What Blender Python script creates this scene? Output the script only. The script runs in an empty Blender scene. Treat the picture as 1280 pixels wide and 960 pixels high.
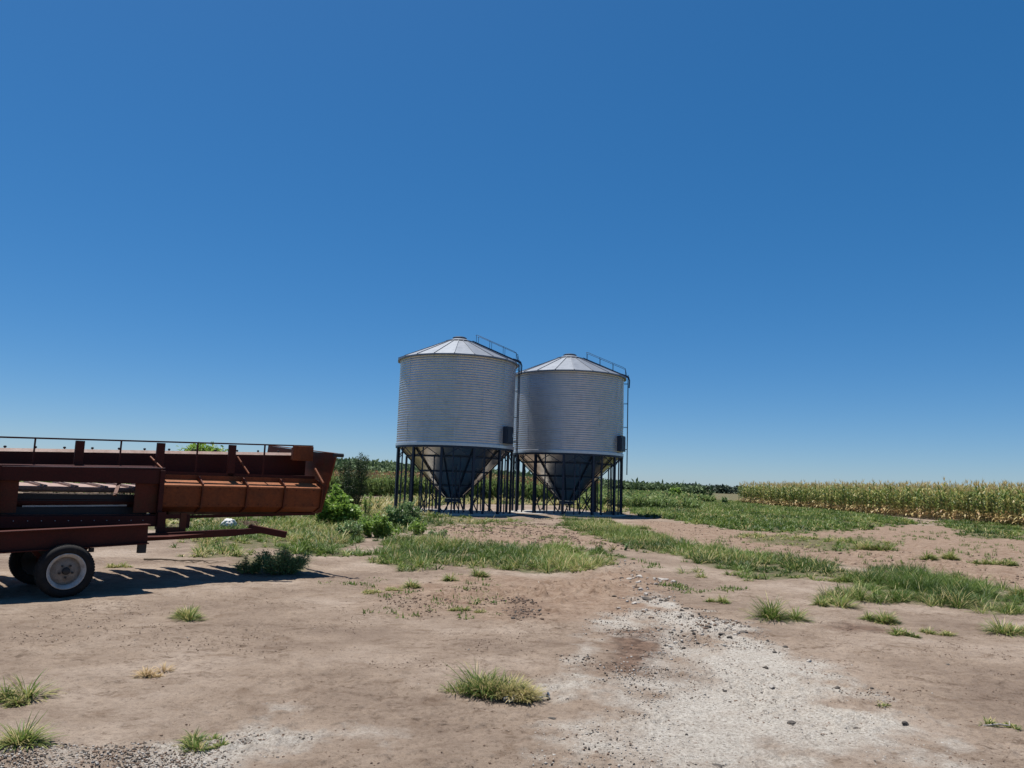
import bpy, math, random
import numpy as np
from mathutils import Matrix, Vector

rad = math.radians
random.seed(7)
RNG = np.random.default_rng(11)
S = bpy.context.scene
COL = S.collection

# ------------------------------------------------------------------ camera, sky, sun
CAMH, PITCH, ROLL, FPX = 1.6, rad(7.5), rad(1.9), 950.0
cam_d = bpy.data.cameras.new('camera')
cam_d.sensor_width = 36.0
cam_d.lens = FPX / 1280 * 36.0
cam_d.clip_start = 0.05
cam_d.clip_end = 12000
cam = bpy.data.objects.new('camera', cam_d)
COL.objects.link(cam)
cam.matrix_world = Matrix.Translation((0, 0, CAMH)) @ Matrix.Rotation(rad(90) + PITCH, 4, 'X') @ Matrix.Rotation(ROLL, 4, 'Z')
S.camera = cam

SUN_EL, SUN_AZ = rad(73), rad(-50)          # azimuth from +Y, clockwise
world = bpy.data.worlds.new('World')
S.world = world
world.use_nodes = True
wn, wl = world.node_tree.nodes, world.node_tree.links
wn.clear()
w_out = wn.new('ShaderNodeOutputWorld')
w_bg = wn.new('ShaderNodeBackground')
w_sky = wn.new('ShaderNodeTexSky')
w_sky.sky_type = 'NISHITA'
w_sky.sun_disc = False
w_sky.sun_elevation = SUN_EL
w_sky.sun_rotation = SUN_AZ
w_sky.altitude = 0
w_sky.air_density = 0.7
w_sky.dust_density = 0.3
w_sky.ozone_density = 10.0
w_bg.inputs['Strength'].default_value = 0.123
w_gam = wn.new('ShaderNodeGamma')            # the phone's tone response of the sky
w_gam.inputs['Gamma'].default_value = 0.69
w_hsv = wn.new('ShaderNodeHueSaturation')
w_hsv.inputs['Saturation'].default_value = 1.41
wl.new(w_sky.outputs[0], w_gam.inputs[0])
wl.new(w_gam.outputs[0], w_hsv.inputs['Color'])
wl.new(w_hsv.outputs[0], w_bg.inputs['Color'])
wl.new(w_bg.outputs[0], w_out.inputs['Surface'])

sun_d = bpy.data.lights.new('sun', 'SUN')
sun_d.energy = 5.0
sun_d.angle = rad(0.5)
sun_d.color = (1.0, 0.955, 0.89)
sun = bpy.data.objects.new('sun', sun_d)
COL.objects.link(sun)
SDIR = Vector((math.sin(SUN_AZ) * math.cos(SUN_EL), math.cos(SUN_AZ) * math.cos(SUN_EL), math.sin(SUN_EL)))
sun.rotation_euler = SDIR.to_track_quat('Z', 'Y').to_euler()
sun.location = (-20, 20, 60)

S.view_settings.view_transform = 'Standard'
S.view_settings.look = 'None'
S.view_settings.exposure = 0.5
S.view_settings.gamma = 1.0
S.view_settings.use_curve_mapping = False

# ------------------------------------------------------------------ survey helpers (photo pixel -> real place)
def ray(px, py):
    x = (px - 640) / FPX
    y = (480 - py) / FPX
    c, s = math.cos(ROLL), math.sin(ROLL)
    X = c * x - s * y
    Y = s * x + c * y
    return np.array([X, math.cos(PITCH) - Y * math.sin(PITCH), math.sin(PITCH) + Y * math.cos(PITCH)])

def gnd(px, py, z=0.0):
    d = ray(px, py)
    t = (z - CAMH) / d[2]
    return d * t + np.array([0, 0, CAMH])

def project(P):
    """vectorised world -> photo pixel (used to pick which of many plants stand in view)"""
    P = np.asarray(P, float)
    X = P[:, 0]
    Zv = P[:, 2] - CAMH
    f = P[:, 1] * math.cos(PITCH) + Zv * math.sin(PITCH)
    Y = -P[:, 1] * math.sin(PITCH) + Zv * math.cos(PITCH)
    f = np.where(f < 0.01, 0.01, f)
    a, b = X / f, Y / f
    c, s = math.cos(ROLL), math.sin(ROLL)
    return 640 + FPX * (c * a + s * b), 480 - FPX * (-s * a + c * b), f

# ------------------------------------------------------------------ noise
def _hash(ix, iy, seed):
    h = (ix.astype(np.int64) * 374761393 + iy.astype(np.int64) * 668265263 + seed * 974711) & 0x7fffffff
    h = ((h ^ (h >> 13)) * 1274126177) & 0x7fffffff
    h = h ^ (h >> 16)
    return (h & 0xffff) / 65535.0

def vnoise(x, y, seed=0):
    ix = np.floor(x); iy = np.floor(y)
    fx = x - ix; fy = y - iy
    fx = fx * fx * (3 - 2 * fx); fy = fy * fy * (3 - 2 * fy)
    a = _hash(ix, iy, seed); b = _hash(ix + 1, iy, seed)
    c = _hash(ix, iy + 1, seed); d = _hash(ix + 1, iy + 1, seed)
    return (a * (1 - fx) + b * fx) * (1 - fy) + (c * (1 - fx) + d * fx) * fy

def fbm(x, y, seed=0, octv=4):
    s = 0; a = 0.5; t = 0
    for o in range(octv):
        s = s + a * vnoise(x * 2 ** o + 17.3 * o, y * 2 ** o + 5.1 * o, seed + o)
        t += a; a *= 0.5
    return s / t

def sstep(a, b, x):
    t = np.clip((x - a) / (b - a), 0, 1)
    return t * t * (3 - 2 * t)

def poly_world(pts):
    return np.array([gnd(px, py)[:2] for px, py in pts])

def sdist(x, y, P):
    """signed distance to polygon, positive inside"""
    x = np.asarray(x, float); y = np.asarray(y, float)
    n = len(P)
    d = np.full(x.shape, 1e9)
    ins = np.zeros(x.shape, bool)
    for i in range(n):
        ax, ay = P[i]; bx, by = P[(i + 1) % n]
        ex, ey = bx - ax, by - ay
        t = np.clip(((x - ax) * ex + (y - ay) * ey) / (ex * ex + ey * ey + 1e-12), 0, 1)
        dd = np.hypot(x - ax - t * ex, y - ay - t * ey)
        d = np.minimum(d, dd)
        cond = ((ay > y) != (by > y))
        with np.errstate(divide='ignore', invalid='ignore'):
            xx = ax + (y - ay) * ex / (ey if abs(ey) > 1e-12 else 1e-12)
        ins ^= cond & (x < xx)
    return np.where(ins, d, -d)

# regions of the yard, outlined on the photo and laid on the ground
GRASS = {
    'verge': [(222, 662), (300, 652), (400, 642), (470, 640), (525, 648), (512, 660), (455, 668), (447, 690), (415, 694),
              (380, 692), (330, 686), (300, 694), (255, 698), (238, 684)],
    'band': [(456, 684), (500, 673), (560, 675), (640, 684), (760, 686), (792, 700), (778, 709), (730, 716), (690, 719), (640, 716),
             (600, 707), (545, 705), (500, 712), (462, 698)],
    'strip': [(690, 650), (760, 651), (812, 665), (870, 682), (960, 692), (1040, 703), (1062, 716), (1045, 726), (960, 727),
              (905, 723), (878, 702), (800, 688), (735, 669)],
    'mat': [(1015, 750), (1040, 735), (1062, 716), (1130, 713), (1190, 722), (1240, 735), (1290, 750), (1290, 766), (1230, 766),
            (1160, 758), (1100, 756), (1050, 757)],
    'meadow': [(782, 626), (930, 627), (1050, 637), (1155, 654), (1100, 660), (1010, 668), (925, 664), (860, 653), (795, 646)],
    'mid': [(925, 668), (1000, 670), (1080, 672), (1130, 680), (1110, 688), (1050, 690), (980, 682), (930, 676)],
    'rowend': [(1165, 652), (1290, 652), (1290, 676), (1215, 672)],
    'weedside': [(430, 650), (520, 640), (600, 648), (690, 652), (640, 654), (560, 657), (500, 668), (440, 664)],
    'behind': [(430, 628), (500, 622), (640, 624), (782, 626), (782, 645), (700, 632), (600, 630), (520, 634), (480, 640), (430, 640)],
    'leftfar': [(-200, 640), (100, 632), (300, 628), (440, 626), (440, 645), (222, 662), (100, 664), (-200, 690)],
    'undershade': [(285, 706), (300, 696), (350, 692), (395, 696), (408, 706), (395, 714), (330, 716), (290, 714)],
}
GW = {k: poly_world(v) for k, v in GRASS.items()}
GRAVEL = [
    [(795, 742), (815, 738), (850, 752), (905, 776), (965, 800), (1020, 836), (1062, 866), (1100, 890), (1160, 925), (1215, 965),
     (680, 965), (700, 900), (745, 868), (835, 848), (852, 815), (828, 785), (800, 762)],
    [(722, 778), (755, 768), (800, 772), (795, 788), (758, 790), (745, 812), (738, 842), (712, 836)],
    [(60, 940), (200, 938), (285, 918), (300, 902), (345, 895), (375, 905), (380, 925), (345, 955), (200, 965), (50, 965)],
    [(463, 935), (478, 928), (500, 932), (492, 943), (470, 942)],
    [(690, 880), (720, 840), (735, 850), (720, 880), (700, 900)],
]
GV = [poly_world(v) for v in GRAVEL]
DARK = [
    [(745, 800), (790, 790), (830, 800), (840, 830), (810, 850), (760, 845)],
    [(640, 752), (655, 750), (657, 770), (640, 775)],
    [(1060, 780), (1120, 790), (1060, 792), (1030, 784)],
]
DW = [poly_world(v) for v in DARK]
RED = [
    [(470, 735), (600, 718), (700, 722), (790, 705), (850, 735), (830, 765), (740, 770), (640, 775), (500, 770)],
    [(540, 660), (640, 652), (740, 668), (800, 690), (760, 684), (640, 682), (560, 672)],
    [(795, 650), (860, 655), (960, 668), (1300, 700), (1300, 735), (1100, 712), (950, 690), (870, 680), (800, 664)],
    [(1080, 655), (1300, 660), (1300, 700), (1000, 685), (930, 668)],
]
RW = [poly_world(v) for v in RED]

def grass_mask(x, y):
    n = (fbm(x * 0.9, y * 0.9, 3) - 0.5)
    m = np.zeros(x.shape)
    r = np.hypot(x, y)
    for k, P in GW.items():
        d = sdist(x, y, P)
        soft = 0.25 + 0.012 * r
        m = np.maximum(m, sstep(-soft, soft, d + n * (0.9 + 0.02 * r)))
    far = sstep(95, 120, y + 0 * x) * 1.0
    sides = sstep(40, 60, np.abs(x)) * sstep(-200, -100, y)
    back = sstep(-6, -14, y)
    return np.clip(np.maximum(np.maximum(m, far), np.maximum(sides, back * 0.7)), 0, 1)

def gravel_mask(x, y):
    n = fbm(x * 2.3, y * 2.3, 21, 5) - 0.5
    m = np.zeros(x.shape)
    for P in GV:
        m = np.maximum(m, sstep(-0.40, 0.50, sdist(x, y, P) + n * 1.5))
    return m

def gen_mask(P_list, x, y, seed, soft, amp):
    n = fbm(x * 1.5, y * 1.5, seed, 5) - 0.5
    m = np.zeros(x.shape)
    for P in P_list:
        m = np.maximum(m, sstep(-soft, soft, sdist(x, y, P) + n * amp))
    return m

MOUNDS = [(gnd(650, 650), 0.9, 0.18), (gnd(766, 644), 0.8, 0.34), (gnd(700, 652), 1.2, 0.10), (gnd(20, 952), 0.35, 0.05),
          (gnd(600, 664), 2.4, 0.10)]

def terrain(x, y):
    x = np.asarray(x, float); y = np.asarray(y, float)
    r = np.hypot(x, y)
    z = (fbm(x * 0.35, y * 0.35, 40) - 0.5) * 0.10 * sstep(1, 8, r) * sstep(140, 60, r)
    # rise of the farmland behind and to the left of the silos
    h = sstep(80, 210, y) * (4.7 * sstep(55, -70, x)) * (1 - .75 * sstep(-45, -110, x))
    z = z + h
    z = z - sstep(300, 1500, r) * 2.0
    for c, rr, hh in MOUNDS:
        z = z + hh * np.exp(-((x - c[0]) ** 2 + (y - c[1]) ** 2) / (rr * rr) * 1.6)
    return z

def micro(x, y, gm, gr):
    r = np.hypot(x, y)
    fade = sstep(70, 15, r)
    a = (fbm(x * 1.3, y * 1.3, 50, 3) - 0.5) * 0.030
    b = (fbm(x * 7, y * 8, 60, 4) - 0.5) * 0.016
    c = (fbm(x * 22, y * 22, 70, 3) - 0.5) * (0.010 + 0.016 * gr)
    pm = sstep(.44, .62, fbm(x * .8, y * .8, 95, 3))
    c = c * (.6 + 1.3 * pm)
    clod = np.maximum(fbm(x * 12, y * 12, 80, 3) - 0.55, 0) * 0.20 * (.25 + pm)
    crack = -np.maximum(0.035 - np.abs(fbm(x * 1.7, y * 2.6, 90, 4) - 0.5), 0) * 0.35 * sstep(0.45, 0.6, vnoise(x * .7, y * .7, 91))
    return (a + b + c + crack * (1 - gr)) * fade + clod * fade * (0.25 + gen_mask(RW, x, y, 5, .5, 1.2))

def ground_z(x, y):
    x = np.atleast_1d(np.asarray(x, float)); y = np.atleast_1d(np.asarray(y, float))
    return terrain(x, y) + (fbm(x * 1.3, y * 1.3, 50, 3) - 0.5) * 0.03 * sstep(70, 15, np.hypot(x, y))

def gz(x, y):
    return float(ground_z([x], [y])[0])

# ------------------------------------------------------------------ materials
def new_mat(name):
    m = bpy.data.materials.new(name)
    m.use_nodes = True
    nt = m.node_tree
    nt.nodes.clear()
    out = nt.nodes.new('ShaderNodeOutputMaterial')
    return m, nt, out

def N(nt, kind, **kw):
    n = nt.nodes.new(kind)
    for k, v in kw.items():
        if k.startswith('i_'):
            n.inputs[k[2:].replace('_', ' ')].default_value = v
        else:
            setattr(n, k, v)
    return n

def ramp(nt, stops, interp='LINEAR'):
    r = nt.nodes.new('ShaderNodeValToRGB')
    cr = r.color_ramp
    cr.interpolation = interp
    while len(cr.elements) > 1:
        cr.elements.remove(cr.elements[-1])
    cr.elements[0].position = stops[0][0]
    cr.elements[0].color = (*stops[0][1], 1)
    for p, c in stops[1:]:
        e = cr.elements.new(p)
        e.color = (*c, 1)
    return r

def mix(nt, a, b, f):
    m = nt.nodes.new('ShaderNodeMix')
    m.data_type = 'RGBA'
    for s, v in ((6, a), (7, b), (0, f)):
        if hasattr(v, 'links') or isinstance(v, bpy.types.NodeSocket):
            nt.links.new(v, m.inputs[s])
        else:
            m.inputs[s].default_value = v if s == 0 else (*v, 1)
    return m.outputs[2]

def noise(nt, scale, detail=4, rough=0.55, coord='Object', vec=None, dist=0.0):
    n = nt.nodes.new('ShaderNodeTexNoise')
    n.inputs['Scale'].default_value = scale
    n.inputs['Detail'].default_value = detail
    n.inputs['Roughness'].default_value = rough
    n.inputs['Distortion'].default_value = dist
    if vec is None:
        t = nt.nodes.new('ShaderNodeTexCoord')
        vec = t.outputs[coord]
    nt.links.new(vec, n.inputs['Vector'])
    return n.outputs[0]

def painted(name, base, dirt, rough=0.55, metallic=0.0, scale=6, dirt_lo=0.45, dirt_hi=0.7, bump=0.15, spec=0.4):
    m, nt, out = new_mat(name)
    b = N(nt, 'ShaderNodeBsdfPrincipled')
    n1 = noise(nt, scale, 8, 0.65)
    n2 = noise(nt, scale * 7, 5, 0.6)
    r1 = ramp(nt, [(dirt_lo, (0, 0, 0)), (dirt_hi, (1, 1, 1))])
    nt.links.new(n1, r1.inputs[0])
    c = mix(nt, base, dirt, r1.outputs[0])
    r2 = ramp(nt, [(0.3, (0.72, 0.72, 0.72)), (0.7, (1.12, 1.12, 1.12))])
    nt.links.new(n2, r2.inputs[0])
    mm = nt.nodes.new('ShaderNodeMix'); mm.data_type = 'RGBA'; mm.blend_type = 'MULTIPLY'
    mm.inputs[0].default_value = 1
    nt.links.new(c, mm.inputs[6]); nt.links.new(r2.outputs[0], mm.inputs[7])
    nt.links.new(mm.outputs[2], b.inputs['Base Color'])
    b.inputs['Metallic'].default_value = metallic
    b.inputs['Specular IOR Level'].default_value = spec
    rr = N(nt, 'ShaderNodeMapRange'); rr.inputs['To Min'].default_value = rough - .12; rr.inputs['To Max'].default_value = rough + .15
    nt.links.new(n1, rr.inputs[0]); nt.links.new(rr.outputs[0], b.inputs['Roughness'])
    bp = N(nt, 'ShaderNodeBump'); bp.inputs['Strength'].default_value = bump; bp.inputs['Distance'].default_value = 0.01
    nt.links.new(n2, bp.inputs['Height']); nt.links.new(bp.outputs[0], b.inputs['Normal'])
    nt.links.new(b.outputs[0], out.inputs[0])
    return m

def leafy(name, stops, rough=0.5, trans=0.28, spec=0.35, root_dark=None):
    m, nt, out = new_mat(name)
    at = N(nt, 'ShaderNodeAttribute', attribute_name='var')
    sep = N(nt, 'ShaderNodeSeparateColor')
    nt.links.new(at.outputs['Color'], sep.inputs[0])
    r = ramp(nt, stops)
    nt.links.new(sep.outputs[0], r.inputs[0])
    col = r.outputs[0]
    if root_dark:
        col = mix(nt, root_dark, col, sep.outputs[1])
    b = N(nt, 'ShaderNodeBsdfPrincipled')
    b.inputs['Roughness'].default_value = rough
    b.inputs['Specular IOR Level'].default_value = spec
    nt.links.new(col, b.inputs['Base Color'])
    t = N(nt, 'ShaderNodeBsdfTranslucent')
    nt.links.new(col, t.inputs['Color'])
    mx = N(nt, 'ShaderNodeMixShader')
    mx.inputs[0].default_value = trans
    nt.links.new(b.outputs[0], mx.inputs[1]); nt.links.new(t.outputs[0], mx.inputs[2])
    nt.links.new(mx.outputs[0], out.inputs[0])
    return m

def ground_material():
    m, nt, out = new_mat('yard_soil')
    at = N(nt, 'ShaderNodeAttribute', attribute_name='mask')
    sep = N(nt, 'ShaderNodeSeparateColor')
    nt.links.new(at.outputs['Color'], sep.inputs[0])
    R_, G_, B_ = sep.outputs[0], sep.outputs[1], sep.outputs[2]      # grass, gravel, red soil
    D_ = at.outputs['Alpha']                                          # damp dark soil
    # beige trodden earth in two tones with fine grain
    big = noise(nt, 0.55, 5, 0.6)
    rb = ramp(nt, [(0.36, (0.180, 0.136, 0.104)), (0.50, (0.230, 0.178, 0.136)), (0.64, (0.292, 0.236, 0.188))])
    nt.links.new(big, rb.inputs[0])
    # stretched streaks: wind and water lines
    tc = N(nt, 'ShaderNodeTexCoord')
    mp = N(nt, 'ShaderNodeMapping'); mp.inputs['Scale'].default_value = (1.0, 1.5, 1)
    mp.inputs['Rotation'].default_value = (0, 0, rad(-8))
    nt.links.new(tc.outputs['Object'], mp.inputs[0])
    st = noise(nt, 2.6, 8, 0.7, vec=mp.outputs[0], dist=0.6)
    rs = ramp(nt, [(0.33, (0.74, 0.69, 0.65)), (0.47, (1, 1, 1)), (0.66, (1.12, 1.12, 1.11))])
    nt.links.new(st, rs.inputs[0])
    def mul(a, b_, f=1.0):
        k = nt.nodes.new('ShaderNodeMix'); k.data_type = 'RGBA'; k.blend_type = 'MULTIPLY'
        k.inputs[0].default_value = f
        nt.links.new(a, k.inputs[6]); nt.links.new(b_, k.inputs[7])
        return k.outputs[2]
    c = mul(rb.outputs[0], rs.outputs[0])
    # flaked crust: short dark lips and crumbs, gathered in patches
    mp2 = N(nt, 'ShaderNodeMapping'); mp2.inputs['Scale'].default_value = (9, 12, 9)
    mp2.inputs['Rotation'].default_value = (0, 0, rad(6))
    nt.links.new(tc.outputs['Object'], mp2.inputs[0])
    fl = noise(nt, 1.0, 7, 0.72, vec=mp2.outputs[0], dist=0.9)
    rf = ramp(nt, [(0.35, (0.40, 0.36, 0.33)), (0.43, (0.78, 0.75, 0.73)), (0.47, (0.99, 0.99, 0.99)), (0.5, (1, 1, 1)), (0.70, (1.12, 1.12, 1.12))])
    nt.links.new(fl, rf.inputs[0])
    pt = noise(nt, 0.9, 4, 0.6)
    pr_ = N(nt, 'ShaderNodeMapRange'); pr_.inputs['From Min'].default_value = 0.40; pr_.inputs['From Max'].default_value = 0.62
    nt.links.new(pt, pr_.inputs[0])
    patchy = mix(nt, (1, 1, 1), rf.outputs[0], pr_.outputs[0])
    c = mul(c, patchy)
    cr = noise(nt, 26, 6, 0.8)
    rc_ = ramp(nt, [(0.36, (0.45, 0.42, 0.40)), (0.43, (0.93, 0.92, 0.92)), (0.55, (1, 1, 1)), (0.68, (1.16, 1.16, 1.16))])
    nt.links.new(cr, rc_.inputs[0])
    c = mul(c, rc_.outputs[0], 0.85)
    # red earth
    nr = noise(nt, 3.0, 6, 0.65)
    rr = ramp(nt, [(0.35, (0.18, 0.1224, 0.0864)), (0.62, (0.2521, 0.1877, 0.1393))])
    nt.links.new(nr, rr.inputs[0])
    red = mul(rr.outputs[0], rs.outputs[0], 0.7)
    red = mul(red, rf.outputs[0], 0.9)
    c = mix(nt, c, red, B_)
    # damp/dark crumbs
    nd = noise(nt, 9, 7, 0.7)
    rd = ramp(nt, [(0.40, (0.0722, 0.04712, 0.0342)), (0.62, (0.1824, 0.1216, 0.0874))])
    nt.links.new(nd, rd.inputs[0])
    c = mix(nt, c, rd.outputs[0], D_)
    # chalky crushed gravel, broken up
    ng = noise(nt, 42, 6, 0.8)
    rg = ramp(nt, [(0.36, (0.10, 0.088, 0.075)), (0.44, (0.30, 0.272, 0.235)), (0.58, (0.43, 0.400, 0.355)), (0.7, (0.50, 0.47, 0.42))])
    nt.links.new(ng, rg.inputs[0])
    nb = noise(nt, 4.5, 8, 0.72)
    add = N(nt, 'ShaderNodeMath', operation='ADD'); nt.links.new(G_, add.inputs[0]); nt.links.new(nb, add.inputs[1])
    gm = N(nt, 'ShaderNodeMapRange'); gm.inputs['From Min'].default_value = 0.80; gm.inputs['From Max'].default_value = 1.55
    nt.links.new(add.outputs[0], gm.inputs[0])
    c = mix(nt, c, rg.outputs[0], gm.outputs[0])
    # litter and low green between the blades
    nl = noise(nt, 7, 7, 0.7)
    rl = ramp(nt, [(0.30, (0.036, 0.048, 0.0176)), (0.48, (0.076, 0.084, 0.0336)), (0.60, (0.16, 0.124, 0.076)), (0.72, (0.208, 0.152, 0.104))])
    nt.links.new(nl, rl.inputs[0])
    nl2 = noise(nt, 2.2, 6, 0.7)
    addl = N(nt, 'ShaderNodeMath', operation='ADD'); nt.links.new(R_, addl.inputs[0]); nt.links.new(nl2, addl.inputs[1])
    lm = N(nt, 'ShaderNodeMapRange'); lm.inputs['From Min'].default_value = 0.95; lm.inputs['From Max'].default_value = 1.60
    nt.links.new(addl.outputs[0], lm.inputs[0])
    c = mix(nt, c, rl.outputs[0], lm.outputs[0])
    # grit
    gr = noise(nt, 120, 4, 0.8)
    rgt = ramp(nt, [(0.30, (0.70, 0.68, 0.66)), (0.5, (1, 1, 1)), (0.72, (1.22, 1.22, 1.22))])
    nt.links.new(gr, rgt.inputs[0])
    c = mul(c, rgt.outputs[0])
    b = N(nt, 'ShaderNodeBsdfPrincipled')
    b.inputs['Roughness'].default_value = 0.95
    b.inputs['Specular IOR Level'].default_value = 0.12
    nt.links.new(c, b.inputs['Base Color'])
    bp = N(nt, 'ShaderNodeBump'); bp.inputs['Strength'].default_value = 0.85; bp.inputs['Distance'].default_value = 0.022
    hm = N(nt, 'ShaderNodeMath', operation='ADD'); nt.links.new(fl, hm.inputs[0]); nt.links.new(cr, hm.inputs[1])
    nt.links.new(hm.outputs[0], bp.inputs['Height'])
    nt.links.new(bp.outputs[0], b.inputs['Normal'])
    nt.links.new(b.outputs[0], out.inputs[0])
    return m

M = {}
M['soil'] = ground_material()
M['grass'] = leafy('grass_blades', [(0.0, (0.030, 0.060, 0.012)), (0.40, (0.085, 0.140, 0.026)), (0.75, (0.185, 0.245, 0.058)), (0.90, (0.34, 0.31, 0.12)), (1.0, (0.50, 0.40, 0.21))],
                   rough=0.50, trans=0.34, spec=0.22)
M['dry'] = leafy('dry_grass', [(0.0, (0.07, 0.10, 0.03)), (0.3, (0.13, 0.16, 0.05)), (0.6, (0.34, 0.25, 0.10)), (1.0, (0.50, 0.36, 0.20))], rough=0.6, trans=0.25)
M['leaf_dark'] = leafy('dark_leaves', [(0.0, (0.0165, 0.03375, 0.0105)), (0.6, (0.03375, 0.06375, 0.0195)), (1.0, (0.0675, 0.1125, 0.03375))], rough=0.5, trans=0.2)
M['leaf_light'] = leafy('bright_leaves', [(0.0, (0.10, 0.17, 0.03)), (0.6, (0.20, 0.32, 0.055)), (1.0, (0.34, 0.46, 0.11))], rough=0.45, trans=0.42)
M['leaf_grey'] = leafy('grey_green_leaves', [(0.0, (0.084, 0.144, 0.048)), (0.6, (0.18, 0.276, 0.102)), (1.0, (0.324, 0.432, 0.192))], rough=0.5, trans=0.35)
M['leaf_far'] = leafy('far_leaves', [(0.0, (0.050, 0.080, 0.038)), (0.6, (0.10, 0.15, 0.062)), (1.0, (0.15, 0.20, 0.085))], rough=0.8, trans=0.2)
M['wood_far'] = leafy('wood_leaves', [(0.0, (0.030, 0.048, 0.034)), (0.6, (0.050, 0.075, 0.050)), (1.0, (0.075, 0.10, 0.065))], rough=0.8, trans=0.1)
M['corn'] = leafy('maize_leaves', [(0.0, (0.055, 0.095, 0.022)), (0.40, (0.120, 0.180, 0.042)), (0.60, (0.32, 0.33, 0.10)), (0.78, (0.46, 0.38, 0.16)), (0.9, (0.46, 0.32, 0.15)), (1.0, (0.30, 0.17, 0.08))],
                  rough=0.5, trans=0.28)
M['sorghum'] = leafy('sorghum_leaves', [(0.0, (0.09, 0.14, 0.04)), (0.5, (0.17, 0.25, 0.075)), (0.75, (0.28, 0.30, 0.11)), (0.88, (0.34, 0.19, 0.10)), (1.0, (0.40, 0.22, 0.13))], rough=0.6, trans=0.35)
M['bark'] = painted('stem_bark', (0.12, 0.09, 0.06), (0.06, 0.045, 0.03), 0.85)

def galvanised(name, base=(0.60, 0.62, 0.645), lo=0.30, hi=0.46, metallic=1.0):
    m, nt, out = new_mat(name)
    b = N(nt, 'ShaderNodeBsdfPrincipled')
    n1 = noise(nt, 3.0, 6, 0.6)
    tc = N(nt, 'ShaderNodeTexCoord')
    mp = N(nt, 'ShaderNodeMapping'); mp.inputs['Scale'].default_value = (6, 6, 0.35)
    nt.links.new(tc.outputs['Object'], mp.inputs[0])
    n2 = noise(nt, 1.6, 6, 0.65, vec=mp.outputs[0])
    r1 = ramp(nt, [(0.3, tuple(c * 0.90 for c in base)), (0.5, base), (0.72, tuple(min(1, c * 1.06) for c in base))])
    nt.links.new(n1, r1.inputs[0])
    r2 = ramp(nt, [(0.25, (0.80, 0.79, 0.78)), (0.55, (1, 1, 1))])
    nt.links.new(n2, r2.inputs[0])
    k = nt.nodes.new('ShaderNodeMix'); k.data_type = 'RGBA'; k.blend_type = 'MULTIPLY'; k.inputs[0].default_value = 0.4
    nt.links.new(r1.outputs[0], k.inputs[6]); nt.links.new(r2.outputs[0], k.inputs[7])
    nt.links.new(k.outputs[2], b.inputs['Base Color'])
    b.inputs['Metallic'].default_value = metallic
    mr = N(nt, 'ShaderNodeMapRange'); mr.inputs['To Min'].default_value = lo; mr.inputs['To Max'].default_value = hi
    nt.links.new(n1, mr.inputs[0]); nt.links.new(mr.outputs[0], b.inputs['Roughness'])
    nt.links.new(b.outputs[0], out.inputs[0])
    return m

M['galv'] = galvanised('galvanised_steel', (0.54, 0.56, 0.585), lo=0.27, hi=0.36, metallic=0.50)
M['galv_roof'] = galvanised('galvanised_roof', (0.205, 0.225, 0.255), 0.42, 0.55, 0.5)
M['galv_cone'] = galvanised('galvanised_hopper', (0.60, 0.585, 0.555), 0.24, 0.34, 1.0)
M['navy'] = painted('navy_paint', (0.010, 0.022, 0.050), (0.016, 0.024, 0.036), 0.45, scale=4, bump=0.05)
M['concrete'] = painted('pad_concrete', (0.4212, 0.4037, 0.3744), (0.2808, 0.2457, 0.2106), 0.9, scale=2.5, spec=0.2)
M['rust'] = painted('faded_red_paint', (0.115, 0.022, 0.008), (0.092, 0.032, 0.013), 0.60, scale=5, dirt_lo=0.40, dirt_hi=0.65, spec=0.22)
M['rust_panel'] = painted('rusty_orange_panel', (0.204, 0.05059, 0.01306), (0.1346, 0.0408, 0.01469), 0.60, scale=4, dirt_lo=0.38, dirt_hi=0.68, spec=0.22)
M['rust_sunlit'] = painted('sunlit_orange', (0.30, 0.105, 0.040), (0.20, 0.075, 0.032), 0.65, scale=6, dirt_lo=0.42, dirt_hi=0.7, spec=0.2)  # lighter panel orange that paints sunlight onto the sloping lip
M['rim_disc'] = painted('tan_disc_paint', (0.25, 0.215, 0.18), (0.17, 0.13, 0.10), 0.7, scale=12)  # wheel disc, browner and darker than the rim ring
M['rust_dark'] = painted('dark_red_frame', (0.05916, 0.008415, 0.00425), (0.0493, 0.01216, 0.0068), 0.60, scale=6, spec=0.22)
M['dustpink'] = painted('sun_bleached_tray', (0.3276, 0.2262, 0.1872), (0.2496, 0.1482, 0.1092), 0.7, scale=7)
M['blacksteel'] = painted('black_steel', (0.014, 0.014, 0.017), (0.03, 0.024, 0.02), 0.55)
M['rubber'] = painted('tyre_rubber', (0.012, 0.012, 0.013), (0.028, 0.025, 0.022), 0.85, scale=9, spec=0.25)
M['rimpaint'] = painted('chalky_rim_paint', (0.46, 0.44, 0.41), (0.27, 0.22, 0.18), 0.6, scale=10, dirt_lo=0.5, dirt_hi=0.75)
M['stone_l'] = painted('pale_stone', (0.4056, 0.3744, 0.3354), (0.2652, 0.2262, 0.195), 0.9, scale=14, spec=0.2, bump=0.5)
M['stone_d'] = painted('dark_stone', (0.078, 0.0702, 0.0624), (0.1482, 0.1209, 0.0975), 0.9, scale=14, spec=0.2, bump=0.5)
M['clod'] = painted('earth_clod', (0.1833, 0.1287, 0.09516), (0.2262, 0.1638, 0.1248), 0.95, scale=14, spec=0.1, bump=0.5)
M['sack'] = painted('white_sack', (0.72, 0.72, 0.70), (0.45, 0.42, 0.38), 0.6, scale=5)
M['plastic'] = painted('weathered_film', (0.62, 0.62, 0.60), (0.07, 0.065, 0.06), 0.5, scale=22, dirt_lo=0.46, dirt_hi=0.54)

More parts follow.
